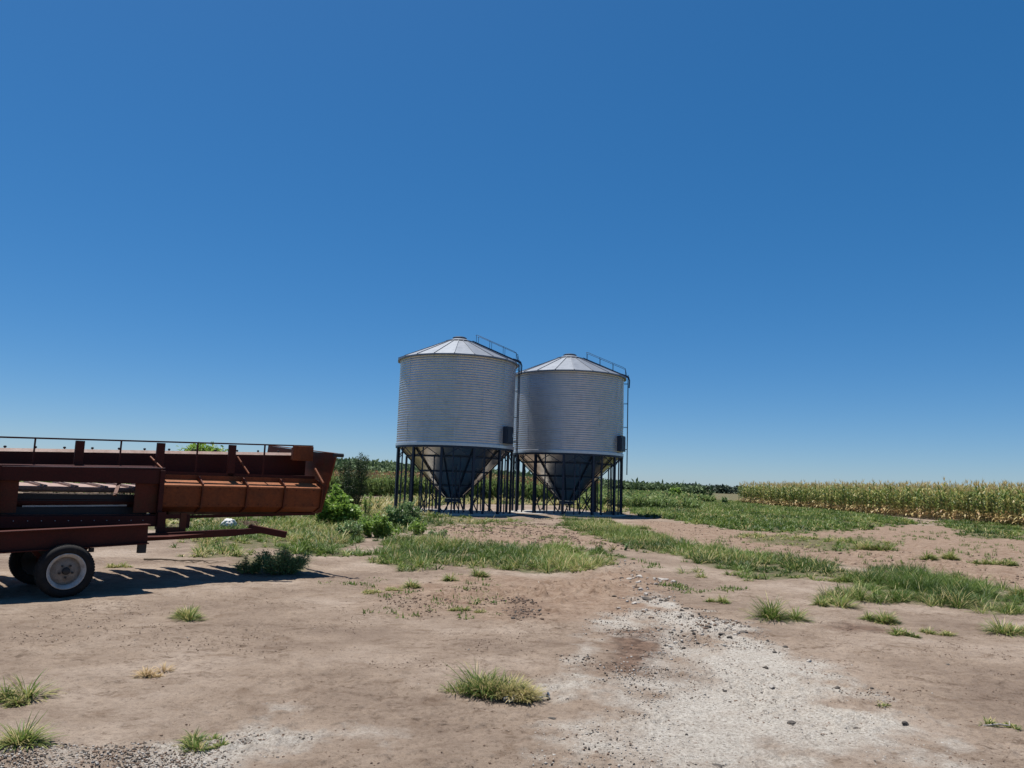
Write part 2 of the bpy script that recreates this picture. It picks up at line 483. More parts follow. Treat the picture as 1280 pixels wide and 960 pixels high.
# ------------------------------------------------------------------ object helpers
def tag(o, label=None, cat=None, group=None, kind=None):
    if label: o['label'] = label
    if cat: o['category'] = cat
    if group: o['group'] = group
    if kind: o['kind'] = kind
    return o

def empty(name, loc=(0, 0, 0), rz=0.0, label=None, cat=None, group=None):
    o = bpy.data.objects.new(name, None)
    COL.objects.link(o)
    o.location = loc
    o.rotation_euler = (0, 0, rz)
    o.empty_display_size = 0.2
    return tag(o, label, cat, group)

def mesh_np(name, V, F, mat, parent=None, var=None, attr='var', smooth=False, mat_index=None):
    V = np.ascontiguousarray(V, np.float32)
    F = np.ascontiguousarray(F, np.int32)
    me = bpy.data.meshes.new(name)
    k = F.shape[1]
    me.vertices.add(len(V)); me.vertices.foreach_set('co', V.ravel())
    me.loops.add(F.size); me.loops.foreach_set('vertex_index', F.ravel())
    me.polygons.add(len(F)); me.polygons.foreach_set('loop_start', np.arange(0, F.size, k, dtype=np.int32))
    try:
        me.polygons.foreach_set('loop_total', np.full(len(F), k, np.int32))
    except Exception:
        pass
    if smooth:
        me.polygons.foreach_set('use_smooth', np.ones(len(F), bool))
    mats = mat if isinstance(mat, (list, tuple)) else [mat]
    for mm in mats:
        me.materials.append(mm)
    if mat_index is not None:
        me.polygons.foreach_set('material_index', np.ascontiguousarray(mat_index, np.int32))
    if var is not None:
        a = me.color_attributes.new(attr, 'FLOAT_COLOR', 'POINT')
        a.data.foreach_set('color', np.ascontiguousarray(var, np.float32).ravel())
    me.update(calc_edges=True)
    me.validate()
    o = bpy.data.objects.new(name, me)
    COL.objects.link(o)
    if parent is not None:
        o.parent = parent
    return o

class MB:
    """collects boxes, bars, tubes and lathes; build() links them as one mesh object"""
    def __init__(s):
        s.v = []; s.f = []
    def add(s, vs, fs):
        o = len(s.v)
        s.v += [tuple(float(c) for c in p) for p in vs]
        s.f += [tuple(i + o for i in f) for f in fs]
        return s
    def box(s, c, d):
        x, y, z = c; a, b, e = d[0] / 2, d[1] / 2, d[2] / 2
        return s.add([(x - a, y - b, z - e), (x + a, y - b, z - e), (x + a, y + b, z - e), (x - a, y + b, z - e),
                      (x - a, y - b, z + e), (x + a, y - b, z + e), (x + a, y + b, z + e), (x - a, y + b, z + e)],
                     [(0, 3, 2, 1), (4, 5, 6, 7), (0, 1, 5, 4), (1, 2, 6, 5), (2, 3, 7, 6), (3, 0, 4, 7)])
    def bar(s, p, q, w, h=None, up=(0, 0, 1)):
        h = w if h is None else h
        p = Vector(p); q = Vector(q); d = (q - p).normalized()
        up = Vector(up)
        if abs(d.dot(up)) > 0.98: up = Vector((1, 0, 0))
        a = d.cross(up).normalized() * (w / 2); b = d.cross(a).normalized() * (h / 2)
        vs = [p + sx * a + sy * b for sx, sy in ((-1, -1), (1, -1), (1, 1), (-1, 1))] + [q + sx * a + sy * b for sx, sy in ((-1, -1), (1, -1), (1, 1), (-1, 1))]
        return s.add(vs, [(0, 3, 2, 1), (4, 5, 6, 7), (0, 1, 5, 4), (1, 2, 6, 5), (2, 3, 7, 6), (3, 0, 4, 7)])
    def tube(s, pts, r, n=8, cap=True):
        pts = [Vector(p) for p in pts]
        base = len(s.v)
        up = Vector((0, 0, 1))
        for i, p in enumerate(pts):
            d = (pts[min(i + 1, len(pts) - 1)] - pts[max(i - 1, 0)]).normalized()
            u = up if abs(d.dot(up)) < 0.95 else Vector((1, 0, 0))
            a = d.cross(u).normalized(); b = d.cross(a).normalized()
            rr = r[i] if isinstance(r, (list, tuple)) else r
            for k in range(n):
                t = 2 * math.pi * k / n
                s.v.append(tuple(p + a * math.cos(t) * rr + b * math.sin(t) * rr))
        for i in range(len(pts) - 1):
            for k in range(n):
                a0 = base + i * n + k; a1 = base + i * n + (k + 1) % n
                s.f.append((a0, a1, a1 + n, a0 + n))
        if cap:
            s.f.append(tuple(base + k for k in range(n - 1, -1, -1)))
            s.f.append(tuple(base + (len(pts) - 1) * n + k for k in range(n)))
        return s
    def lathe(s, prof, n=48, axis='Z', c=(0, 0, 0)):
        base = len(s.v)
        for r, h in prof:
            for k in range(n):
                t = 2 * math.pi * k / n
                if axis == 'Z': p = (c[0] + r * math.sin(t), c[1] - r * math.cos(t), c[2] + h)
                else: p = (c[0] + r * math.cos(t), c[1] + h, c[2] + r * math.sin(t))
                s.v.append(p)
        for i in range(len(prof) - 1):
            for k in range(n):
                a0 = base + i * n + k; a1 = base + i * n + (k + 1) % n
                s.f.append((a0, a1, a1 + n, a0 + n))
        return s
    def prism(s, poly, thick, frame):
        """poly in 2D, frame(a,b,t)->3D, t from 0 to thick"""
        n = len(poly)
        vs = [frame(a, b, 0) for a, b in poly] + [frame(a, b, thick) for a, b in poly]
        fs = [tuple(range(n - 1, -1, -1)), tuple(range(n, 2 * n))] + [(i, (i + 1) % n, (i + 1) % n + n, i + n) for i in range(n)]
        return s.add(vs, fs)
    def build(s, name, mat, parent=None, smooth=False, bevel=0.0, angle=35):
        me = bpy.data.meshes.new(name)
        me.from_pydata(s.v, [], s.f)
        me.materials.append(mat)
        me.validate()
        o = bpy.data.objects.new(name, me)
        COL.objects.link(o)
        if parent is not None: o.parent = parent
        if smooth:
            me.polygons.foreach_set('use_smooth', np.ones(len(me.polygons), bool))
            try: me.set_sharp_from_angle(angle=rad(angle))
            except Exception: pass
        if bevel:
            b = o.modifiers.new('bevel', 'BEVEL'); b.width = bevel; b.segments = 2; b.limit_method = 'ANGLE'
        return o

# ------------------------------------------------------------------ ground sheet
def build_ground():
    front = np.linspace(-50, 50, 760)
    rest = np.linspace(50, 310, 150)[1:-1]
    ang = np.radians(np.concatenate([front, rest]))
    r1 = 1520 / np.linspace(470, 12, 560)          # even steps on the picture
    rr = np.concatenate([[0.6, 1.0, 1.5, 2.0, 2.6], r1[r1 > 3.0], np.geomspace(130, 6000, 40)])
    rr = np.unique(np.round(rr, 5))
    A, Rr = np.meshgrid(ang, rr)
    X = np.sin(A) * Rr; Y = np.cos(A) * Rr
    gm = grass_mask(X, Y); gr = gravel_mask(X, Y)
    rd = gen_mask(RW, X, Y, 31, 0.5, 1.6); dk = gen_mask(DW, X, Y, 33, 0.2, 0.8)
    Z = terrain(X, Y) + micro(X, Y, gm, gr)
    rut = np.zeros(X.shape)
    V = np.stack([X, Y, Z], -1).reshape(-1, 3)
    nA, nR = len(ang), len(rr)
    i = np.arange(nR - 1)[:, None] * nA; j = np.arange(nA)[None, :]; j2 = (j + 1) % nA
    F = np.stack([i + j, i + j2, i + nA + j2, i + nA + j], -1).reshape(-1, 4)[:, ::-1]
    c = len(V)
    V = np.vstack([V, [[0, 0, float(Z[0].mean())]]])
    msk = np.stack([gm, gr, rd, dk], -1).reshape(-1, 4)
    msk = np.vstack([msk, [[0, 0, 0, 0]]])
    o = mesh_np('ground', V, F, M['soil'], var=msk, attr='mask', smooth=True)
    o['kind'] = 'structure'
    return o
build_ground()

# ------------------------------------------------------------------ blade and leaf generators
def blades(P, h, w, az, lean, curl, var, segs=3):
    """P (n,3) roots; returns V, F(tri), color"""
    n = len(P)
    h = np.broadcast_to(h, n); w = np.broadcast_to(w, n); lean = np.broadcast_to(lean, n); curl = np.broadcast_to(curl, n)
    dx, dy = np.sin(az), np.cos(az)
    sx, sy = dy, -dx
    tw = RNG.uniform(-1, 1, n)
    V = np.zeros((n, 2 * segs + 1, 3)); C = np.zeros((n, 2 * segs + 1, 4))
    px = np.zeros(n); pz = np.zeros(n); th = lean.copy()
    for k in range(segs + 1):
        t = k / segs
        if k == segs:
            V[:, 2 * segs] = P + np.stack([dx * px, dy * px, pz], -1)
            C[:, 2 * segs] = np.stack([var, np.full(n, 1.0), var, np.ones(n)], -1)
        else:
            ww = w * (1 - 0.25 * t) * 0.5
            c = P + np.stack([dx * px, dy * px, pz], -1)
            off = np.stack([sx * ww + dx * ww * tw * .5, sy * ww + dy * ww * tw * .5, np.zeros(n)], -1)
            V[:, 2 * k] = c - off; V[:, 2 * k + 1] = c + off
            C[:, 2 * k] = C[:, 2 * k + 1] = np.stack([var, np.full(n, t), var, np.ones(n)], -1)
        st = h / segs
        px = px + np.sin(th) * st; pz = pz + np.cos(th) * st
        th = th + curl / segs
    f = []
    for k in range(segs - 1):
        a = 2 * k
        f += [(a, a + 1, a + 3), (a, a + 3, a + 2)]
    a = 2 * (segs - 1)
    f += [(a, a + 1, a + 2)]
    f = np.array(f)
    F = (f[None] + (np.arange(n) * (2 * segs + 1))[:, None, None]).reshape(-1, 3)
    return V.reshape(-1, 3), F, C.reshape(-1, 4)

def leaves(P, size, var, aspect=0.45, up=0.35):
    """small diamond leaves, slightly folded"""
    n = len(P)
    size = np.broadcast_to(size, n)
    nn = RNG.normal(size=(n, 3)) * .62; nn[:, 2] += 0.75
    nn /= np.linalg.norm(nn, axis=1)[:, None]
    a = np.cross(nn, RNG.normal(size=(n, 3))); a[:, 2] += up * .2 if up < 1 else up
    a /= np.linalg.norm(a, axis=1)[:, None] + 1e-9
    b = np.cross(nn, a); b /= np.linalg.norm(b, axis=1)[:, None] + 1e-9
    c = nn
    s = size[:, None]
    V = np.stack([P, P + a * s * .5 + b * s * aspect * .5 + c * s * .08, P + a * s, P + a * s * .5 - b * s * aspect * .5 + c * s * .08], 1)
    F = np.array([(0, 1, 2), (0, 2, 3)])
    F = (F[None] + (np.arange(n) * 4)[:, None, None]).reshape(-1, 3)
    C = np.repeat(np.stack([var, np.ones(n), var, np.ones(n)], -1), 4, 0)
    return V.reshape(-1, 3), F, C

def merge(parts):
    V, F, C = [], [], []
    o = 0
    for v, f, c in parts:
        V.append(v); F.append(f + o); C.append(c); o += len(v)
    return np.vstack(V), np.vstack(F), np.vstack(C)

def sample_poly(P, n):
    mn, mx = P.min(0) - .6, P.max(0) + .6
    return RNG.uniform(mn[0], mx[0], n), RNG.uniform(mn[1], mx[1], n), (mx[0] - mn[0]) * (mx[1] - mn[1])

def tuft_blades(cx, cy, cs, m, h, w, dry, vbase, seed=0, segs=3):
    """m blades fanned out of every tuft centre; cs scales each tuft"""
    n = len(cx)
    X0 = np.repeat(cx, m); Y0 = np.repeat(cy, m); S0 = np.repeat(cs, m); VB = np.repeat(vbase, m); DR = np.repeat(dry, m)
    k = n * m
    a = RNG.uniform(0, 2 * math.pi, k); e = RNG.random(k) ** .8
    rr = e * S0 * h * .55
    x = X0 + np.cos(a) * rr; y = Y0 + np.sin(a) * rr
    lay = np.repeat(RNG.uniform(0, 6.28, n), m)
    az = np.arctan2(np.cos(a) + .5 * np.cos(lay), np.sin(a) + .5 * np.sin(lay)) + RNG.normal(0, .5, k)
    hh = h * S0 * RNG.uniform(.55, 1.25, k) * (1.1 - .35 * e)
    v = np.clip(VB + RNG.normal(0, .13, k) + .10 * e, 0, .84)
    v = np.where(RNG.random(k) < DR, RNG.uniform(.85, 1, k), v)
    lean = .15 + e * 1.0 + np.abs(RNG.normal(0, .28, k))
    return blades(np.stack([x, y, ground_z(x, y) - .01], -1), hh, w * RNG.uniform(.6, 1.3, k), az, lean, RNG.uniform(.3, 1.5, k), v, segs)

def grass_patch(key, dens, m, h, w, label, dry=0.12, thr=0.42, ragged=1.0, gaps=.5):
    P = GW[key]
    mn, mx = P.min(0) - .8, P.max(0) + .8
    n = int((mx[0] - mn[0]) * (mx[1] - mn[1]) * dens)
    x = RNG.uniform(mn[0], mx[0], n); y = RNG.uniform(mn[1], mx[1], n)
    r = np.hypot(x, y)
    d = sdist(x, y, P) + (fbm(x * 0.9, y * 0.9, 3) - 0.5) * (1.1 + .03 * r) * ragged + (fbm(x * 3, y * 3, 9) - .5) * 1.1
    cl = fbm(x * gaps, y * gaps * 1.4, 13, 4)
    keep = (d > 0) & (cl + RNG.uniform(-.10, .10, n) > thr)
    x, y, cl, d = x[keep], y[keep], cl[keep], d[keep]
    sc = (.50 + .85 * sstep(thr, thr + .30, cl)) * RNG.uniform(.6, 1.25, len(x)) * (.55 + .45 * sstep(0, .7, d))
    vb = np.clip(.36 + 1.3 * (fbm(x * .7, y * .7, 88, 3) - .5) + RNG.normal(0, .09, len(x)), .05, .8)
    dr = dry * (.2 + 1.8 * sstep(.42, .62, fbm(x * .6, y * .6, 99, 2)))
    V, F, C = tuft_blades(x, y, sc, m, h, w, dr, vb)
    tag(mesh_np('grass', V, F, M['grass'], var=C), label, 'grass', kind='stuff')
    return len(F)

cnt = {}
cnt['verge'] = grass_patch('verge', 15, 34, 0.25, 0.020, 'weedy grass strip behind the red header and trailer', dry=.25, thr=.27)
cnt['band'] = grass_patch('band', 20, 44, 0.25, 0.013, 'long band of green grass on the earth in front of the silos', dry=.20, thr=.31)
cnt['strip'] = grass_patch('strip', 20, 42, 0.24, 0.014, 'grass strip running right from the silos past the gravel', dry=.14, thr=.22)
cnt['mat'] = grass_patch('mat', 22, 80, 0.27, 0.0085, 'thick mat of long green grass right of the gravel', dry=.12, thr=.20)
cnt['meadow'] = grass_patch('meadow', 6.5, 24, 0.22, 0.045, 'green meadow between the silos and the maize field', dry=.08, thr=.15, gaps=.15)
cnt['mid'] = grass_patch('mid', 7, 26, 0.18, 0.024, 'thin patchy grass on the reddish track beyond the gravel', dry=.25, thr=.42)
cnt['rowend'] = grass_patch('rowend', 7, 24, 0.22, 0.032, 'grass along the foot of the maize at the right edge', dry=.12, thr=.32)
cnt['weedside'] = grass_patch('weedside', 6, 24, 0.24, 0.030, 'low weeds and grass beside the concrete pads', dry=.35, thr=.42)
cnt['behind'] = grass_patch('behind', 1.5, 20, 0.50, 0.07, 'rough yellowing grass behind the silo legs', dry=.7, thr=.33, gaps=.2)
cnt['leftfar'] = grass_patch('leftfar', .9, 20, 0.42, 0.07, 'open grass seen beneath and beyond the header', dry=.25, thr=.30, gaps=.2)
print('grass', cnt)

# sparse sprigs on the open track
def sprigs(poly, n, h, name, label):
    P = poly_world(poly)
    mn, mx = P.min(0), P.max(0)
    k = n * 6
    x = RNG.uniform(mn[0], mx[0], k); y = RNG.uniform(mn[1], mx[1], k)
    keep = (sdist(x, y, P) > 0) & (fbm(x * .8, y * .8, 123, 3) > .50)
    x, y = x[keep][:n], y[keep][:n]
    m = len(x)
    q = 14
    X = np.repeat(x, q) + RNG.normal(0, .05, m * q); Y = np.repeat(y, q) + RNG.normal(0, .05, m * q)
    sc = np.repeat(RNG.uniform(.4, 1.3, m), q)
    V, F, C = blades(np.stack([X, Y, ground_z(X, Y) - .01], -1), h * sc * RNG.uniform(.5, 1.2, m * q), .014, RNG.uniform(0, 6.28, m * q), np.abs(RNG.normal(.5, .3, m * q)), RNG.uniform(.2, 1.2, m * q),
                     np.clip(RNG.normal(.45, .2, m * q), 0, 1))
    tag(mesh_np(name, V, F, M['grass'], var=C), label, 'grass', kind='stuff')
sprigs([(1060, 660), (1290, 672), (1290, 730), (1100, 712), (900, 690), (860, 672)], 260, .13, 'grass_sprigs', 'scattered sprigs of grass on the reddish track at right')
sprigs([(560, 655), (700, 655), (790, 680), (640, 684), (500, 676), (480, 668)], 220, .12, 'grass_sprigs', 'scattered low sprigs on the bare earth before the silos')
sprigs([(400, 726), (620, 715), (640, 775), (480, 775), (400, 745)], 60, .07, 'grass_sprigs', 'tiny withered sprigs on the red earth below the grass band')
sprigs([(800, 700), (900, 728), (960, 740), (860, 745), (800, 725)], 60, .09, 'grass_sprigs', 'tiny sprigs on the earth above the gravel streak')

# ------------------------------------------------------------------ single tufts of grass
def tuft(px, py, wpx, hpx, label, mat='grass', dry=.1, n=None, name='grass_tuft', group=None, seed=0, lay=0.0):
    c = gnd(px, py)
    dist = math.hypot(c[0], c[1])
    R_ = wpx / 2 / FPX * dist
    H_ = hpx / FPX * dist * .68
    asp = wpx / max(hpx, 1)
    k = int(np.clip(round(asp * 2.2), 3, 11))
    tx = RNG.normal(0, R_ * .40, k).clip(-R_ * .7, R_ * .7); ty = RNG.normal(0, min(R_, .25) * .35, k)
    ts = RNG.uniform(.45, 1.0, k); ts[RNG.integers(0, k)] = 1.15
    w = float(np.clip(0.0035 + dist * .0005, .004, .02))
    m = int(np.clip(420 * (H_ / .18), 50, 300) / (1 + .10 * k))
    V, F, C = tuft_blades(c[0] + tx, c[1] + ty, ts, m, H_ * 1.2, w, np.full(k, dry + .22), RNG.uniform(.35, .75, k), segs=4)
    V = V - np.array([c[0], c[1], gz(c[0], c[1])])
    o = mesh_np(name, V, F, M[mat], var=C)
    o.location = (c[0], c[1], gz(c[0], c[1]))
    return tag(o, label, 'grass tuft', group)

TG = 'grass tufts standing singly on the bare earth'
T = [
    (236, 771, 62, 20, 'straggly green tuft on bare earth right of the trailer wheel, below the comb-shaped shadow', 'grass', .15),
    (197, 840, 40, 15, 'small withered brown tuft alone on the bare earth at lower left', 'dry', .6),
    (2, 876, 62, 32, 'bushy pale green tuft cut by the left edge of the photo', 'grass', .3),
    (20, 936, 48, 34, 'loose tuft in the bottom left corner below the bushy one', 'grass', .15),
    (240, 934, 84, 22, 'wide green tuft on the pale rubble line at bottom left', 'grass', .15),
    (560, 725, 20, 13, 'small tuft just below the left part of the grass band, left one of the pair', 'grass', .1),
    (600, 720, 22, 14, 'small tuft just below the left part of the grass band, right one of the pair', 'grass', .1),
    (518, 733, 16, 14, 'upright sprout at the right end of the low weed line under the grass band', 'grass', .1),
    (497, 736, 30, 8, 'low tuft in the weed line left of the upright sprout', 'grass', .3),
    (462, 739, 42, 9, 'low tuft at the left end of the weed line on bare earth', 'grass', .3),
    (571, 764, 28, 9, 'flat green tuft in the middle of the red earth patch', 'grass', .1),
    (602, 768, 16, 8, 'sparse tiny tuft right of the flat one on the red earth', 'grass', .4),
    (972, 776, 66, 33, 'large dense dark green tuft beside the gravel streak', 'grass', .05),
    (1040, 758, 50, 22, 'spreading tuft at the left foot of the long grass mat', 'grass', .1),
    (1097, 776, 34, 18, 'round spiky tuft just below the long grass mat', 'grass', .05),
    (1128, 795, 32, 12, 'low tuft below the round spiky one, right of the gravel', 'grass', .1),
    (1175, 792, 30, 11, 'low yellowish green tuft on bare earth under the right end of the grass mat', 'grass', .3),
    (1274, 793, 40, 22, 'green tuft cut by the right edge of the photo', 'grass', .1),
    (906, 755, 22, 12, 'small tuft between the gravel top and the grass strip', 'grass', .1),
    (887, 754, 14, 7, 'tiny tuft left of the small one above the gravel', 'grass', .2),
    (1105, 884, 16, 7, 'tiny dark tuft at the right rim of the gravel', 'grass', .1),
    (1095, 688, 50, 16, 'dark green tuft on the reddish track before the maize', 'grass', .1),
    (1163, 700, 20, 12, 'upright tuft on the track, left one of two side by side', 'grass', .05),
    (1186, 700, 20, 12, 'upright tuft on the track, right one of two side by side', 'grass', .05),
    (1246, 706, 60, 10, 'wide low tuft on the track near the right edge', 'grass', .1),
    (1280, 745, 30, 18, 'tuft at the right edge just above the end of the grass mat', 'grass', .1),
    (150, 709, 40, 8, 'thin light tuft behind the trailer wheel in the sun', 'grass', .3),
    (1118, 640, 16, 8, 'small tuft at the foot of the maize', 'grass', .1),
]
for i, (a, b, c_, d_, lab, mt, dr) in enumerate(T):
    tuft(a, b, c_, d_, lab, mt, dr, group=TG, seed=i)

# the half-withered tuft with litter in the middle foreground
c0 = gnd(618, 868)
parts = []
for (dxp, dyp, wpx, hpx, dry, cnt_) in ((-40, 0, 56, 16, .40, 300), (-22, -2, 30, 42, .15, 110), (-8, 2, 60, 30, .35, 520), (16, 5, 60, 28, .72, 620), (34, 10, 46, 24, 1.0, 620)):
    c = gnd(618 + dxp, 868 + dyp); dist = math.hypot(c[0], c[1])
    R_ = wpx / 2 / FPX * dist; H_ = hpx / FPX * dist
    a = RNG.uniform(0, 2 * math.pi, cnt_); q = RNG.random(cnt_) ** .7 * R_ * .7
    x = c[0] + np.cos(a) * q; y = c[1] + np.sin(a) * q * .9
    v = np.clip(RNG.normal(.4, .16, cnt_), 0, .84); v = np.where(RNG.random(cnt_) < dry, RNG.uniform(.85, 1, cnt_), v)
    az = np.arctan2(x - c[0], y - c[1]) + RNG.normal(0, .8, cnt_)
    P = np.stack([x - c0[0], y - c0[1], np.zeros(cnt_) - .005 + ground_z(x, y) - gz(c0[0], c0[1])], -1)
    parts.append(blades(P, H_ * RNG.uniform(.5, 1.2, cnt_), .006 * RNG.uniform(.6, 1.3, cnt_), az, .2 + q / R_ * .9, RNG.uniform(.4, 1.8, cnt_), v, 4))
V, F, C = merge(parts)
o = mesh_np('grass_tuft', V, F, M['grass'], var=C)
o.location = (c0[0], c0[1], gz(c0[0], c0[1]))
tag(o, 'big half withered tuft, green left and straw brown right, in the centre foreground', 'grass tuft', TG)

# ------------------------------------------------------------------ stones
def rock_mesh(name, r, seed, mat, flat=.6, sub=2):
    import bmesh
    bm = bmesh.new()
    bmesh.ops.create_icosphere(bm, subdivisions=sub, radius=1)
    rg = np.random.default_rng(seed)
    planes = rg.normal(size=(9, 3)); planes /= np.linalg.norm(planes, axis=1)[:, None]
    dd = rg.uniform(.40, .85, 9)
    st = rg.uniform(.65, 1.3, 3)
    for v in bm.verts:
        p = np.array(v.co)
        for pl, d in zip(planes, dd):
            k = p @ pl
            if k > d: p = p - pl * (k - d)
        p *= st; p[2] *= flat
        v.co = Vector(p * r)
    me = bpy.data.meshes.new(name)
    bm.to_mesh(me); bm.free()
    me.materials.append(mat)
    return me

def rock(px, py, wpx, label, dark=False, flat=.6, group='loose stones on the gravel', seed=0, cat='stone', sub=2, name='stone'):
    c = gnd(px, py); dist = math.hypot(c[0], c[1])
    r = wpx / 2 / FPX * dist
    o = bpy.data.objects.new(name, rock_mesh(name, r, seed + 5, M['stone_d' if dark else 'stone_l'], flat, sub))
    COL.objects.link(o)
    o.location = (c[0], c[1], gz(c[0], c[1]) + r * flat * .35)
    o.rotation_euler = (0, 0, seed * 1.7)
    return tag(o, label, cat, group)

R = [
    (786, 726, 8, 'pale stone at the left of the rubble heap, just under the grass band', False, .6),
    (799, 730, 8, 'light grey stone, uppermost lump in the column of rubble', False, .7),
    (801, 738, 9, 'flat light stone in the middle of the rubble column', False, .45),
    (807, 744, 8, 'rounded light stone above the darkest rubble lump', False, .6),
    (808, 751, 12, 'biggest dark lump at the bottom of the rubble column', True, .7),
    (820, 749, 7, 'dark lump right beside the biggest one in the rubble', True, .6),
    (793, 755, 10, 'pale slab left below the rubble column', False, .4),
    (828, 726, 22, 'long flat pale slab lying across the top of the rubble', False, .22),
    (842, 729, 9, 'pale stone at the right end of the long flat slab', False, .5),
    (800, 723, 9, 'grey stone at the head of the rubble next to a dry sprig', False, .5),
    (853, 765, 7, 'dark stone in the sprinkle at the top of the gravel streak', True, .6),
    (858, 762, 6, 'smaller dark stone above the sprinkle on the gravel streak', True, .6),
    (885, 789, 10, 'dark lump on the left side of the gravel streak, above the middle', True, .6),
    (901, 798, 9, 'dark lump next to a flake on the upper gravel streak', True, .6),
    (929, 795, 10, 'dark flat stone on the right rim of the upper gravel', True, .4),
    (912, 803, 11, 'dark stone in the line of stones across the upper gravel', True, .5),
    (960, 806, 8, 'dark stone on the right side of the gravel near the big tuft', True, .5),
    (982, 812, 8, 'dark stone at the right rim of the gravel above the middle', True, .5),
    (957, 838, 8, 'dark stone in the centre of the gravel', True, .5),
    (965, 861, 11, 'pale angular stone in the centre of the gravel', False, .5),
    (906, 867, 9, 'dark clod in the left middle of the gravel', True, .6),
    (1046, 862, 9, 'grey stone at the right rim of the gravel below the middle', True, .4),
    (1090, 865, 8, 'dark crumb just right of the gravel rim', True, .6),
    (1132, 909, 8, 'dark crumb low on the right side of the gravel', True, .6),
    (1185, 833, 5, 'single black pebble alone on the bare earth at right', True, .6),
    (858, 921, 7, 'dark pebble at lower left of the gravel', True, .6),
    (767, 746, 7, 'small dark stone on the red earth left of the rubble', True, .5),
    (676, 727, 11, 'pale chip on the bare earth below the grass band', False, .4),
    (988, 908, 11, 'black flake lying on the lower gravel', True, .35),
    (897, 957, 13, 'black flake at the very bottom of the gravel', True, .35),
    (1070, 915, 10, 'thin dark flake on the lower right gravel', True, .3),
    (690, 902, 9, 'small dark flake left of the gravel and right of the withered tuft', True, .3),
]
for i, (a, b, w_, lab, dk, fl) in enumerate(R):
    rock(a, b, w_, lab, dk, fl, seed=i)

def grit(polys, n, smin, smax, seed, name, label, zone=None, dark=.45, thr=.46, mats=('stone_l', 'stone_d', 'clod'), pw=2.6):
    rg = np.random.default_rng(seed)
    xs, ys = [], []
    for P in polys:
        mn, mx = P.min(0) - .2, P.max(0) + .2
        k = int(n * 2.5)
        x = rg.uniform(mn[0], mx[0], k); y = rg.uniform(mn[1], mx[1], k)
        ok = (sdist(x, y, P) + (fbm(x * 2.3, y * 2.3, 21, 4) - .5) * .9 > -.1) & (fbm(x * 1.6, y * 1.6, 140 + seed, 4) + rg.uniform(-.08, .08, k) > thr)
        xs.append(x[ok][:n]); ys.append(y[ok][:n])
    x = np.concatenate(xs); y = np.concatenate(ys)
    m = len(x)
    s = smin + (smax - smin) * rg.random(m) ** pw
    # 8-corner lumps with jitter
    cube = np.array([(-1, -1, -1), (1, -1, -1), (1, 1, -1), (-1, 1, -1), (-1, -1, 1), (1, -1, 1), (1, 1, 1), (-1, 1, 1)], float) * .6
    V = cube[None] + rg.uniform(-.28, .28, (m, 8, 3))
    V[:, 4:, :2] *= rg.uniform(.5, .9, (m, 1, 1))
    V *= s[:, None, None] * .5
    V[..., 0] *= rg.uniform(.7, 1.6, (m, 1)); V[..., 2] *= rg.uniform(.4, .9, (m, 1))
    a = rg.uniform(0, 6.28, m); ca, sa = np.cos(a)[:, None], np.sin(a)[:, None]
    X = V[..., 0] * ca - V[..., 1] * sa; Y = V[..., 0] * sa + V[..., 1] * ca
    gm = np.zeros(m)
    z = ground_z(x, y) + micro(x, y, gm, gravel_mask(x, y)) * .6
    V = np.stack([X + x[:, None], Y + y[:, None], V[..., 2] + (z + s * .12)[:, None]], -1).reshape(-1, 3)
    f = np.array([(0, 3, 2, 1), (4, 5, 6, 7), (0, 1, 5, 4), (1, 2, 6, 5), (2, 3, 7, 6), (3, 0, 4, 7)])
    F = (f[None] + (np.arange(m) * 8)[:, None, None]).reshape(-1, 4)
    mi = rg.choice(len(mats), m, p=[1 - dark, dark * .5, dark * .5] if len(mats) == 3 else None)
    o = mesh_np(name, V, F, [M[k] for k in mats], mat_index=np.repeat(mi, 6))
    tag(o, label, 'gravel', kind='stuff')
grit([GV[0]], 12000, .004, .022, 1, 'gravel', 'crushed pale gravel with dark crumbs streaming down to the right foreground', dark=.35, thr=.40, mats=('stone_l', 'clod', 'stone_d'))
grit([poly_world([(800, 742), (850, 752), (960, 800), (1010, 840), (880, 815), (830, 790)])], 800, .010, .055, 2, 'gravel', 'coarser stones strewn along the upper gravel streak', dark=.6, thr=.5)
grit([GV[1], DW[0]], 900, .006, .03, 3, 'gravel', 'dark crumbs round the hollow left of the gravel', dark=.75, thr=.48)
grit([poly_world([(-20, 940), (60, 938), (200, 944), (250, 940), (340, 925), (345, 940), (240, 955), (100, 965), (-20, 965)])], 6500, .004, .022, 4, 'gravel', 'line of grey rubble along the bottom left corner', dark=.7, thr=.38)
grit([poly_world([(780, 705), (850, 720), (860, 740), (830, 765), (790, 765), (775, 735)])], 700, .015, .07, 5, 'gravel', 'small rubble around the stones under the grass band', dark=.5, thr=.47)
grit([poly_world([(0, 770), (420, 730), (700, 770), (720, 960), (60, 960), (0, 920)])], 9000, .004, .020, 6, 'gravel', 'scattered crumbs on the bare earth at left', dark=.97, thr=.47, pw=3.5, mats=('stone_l', 'clod', 'clod'))
grit([poly_world([(1000, 770), (1290, 800), (1290, 960), (1180, 960), (1040, 850)])], 5000, .005, .022, 7, 'gravel', 'scattered crumbs on the bare earth at right', dark=.97, thr=.47, pw=3.5, mats=('stone_l', 'clod', 'clod'))
grit([poly_world([(560, 655), (700, 650), (800, 672), (780, 690), (640, 684), (540, 672)])], 2600, .02, .10, 8, 'gravel', 'turned clods on the bare earth before the silos', dark=.9, thr=.45, mats=('clod', 'clod', 'clod'))
grit([poly_world([(470, 735), (620, 722), (680, 745), (660, 778), (540, 775)])], 700, .01, .05, 9, 'gravel', 'reddish clods below the grass band', dark=.9, thr=.48, mats=('clod', 'clod', 'clod'))
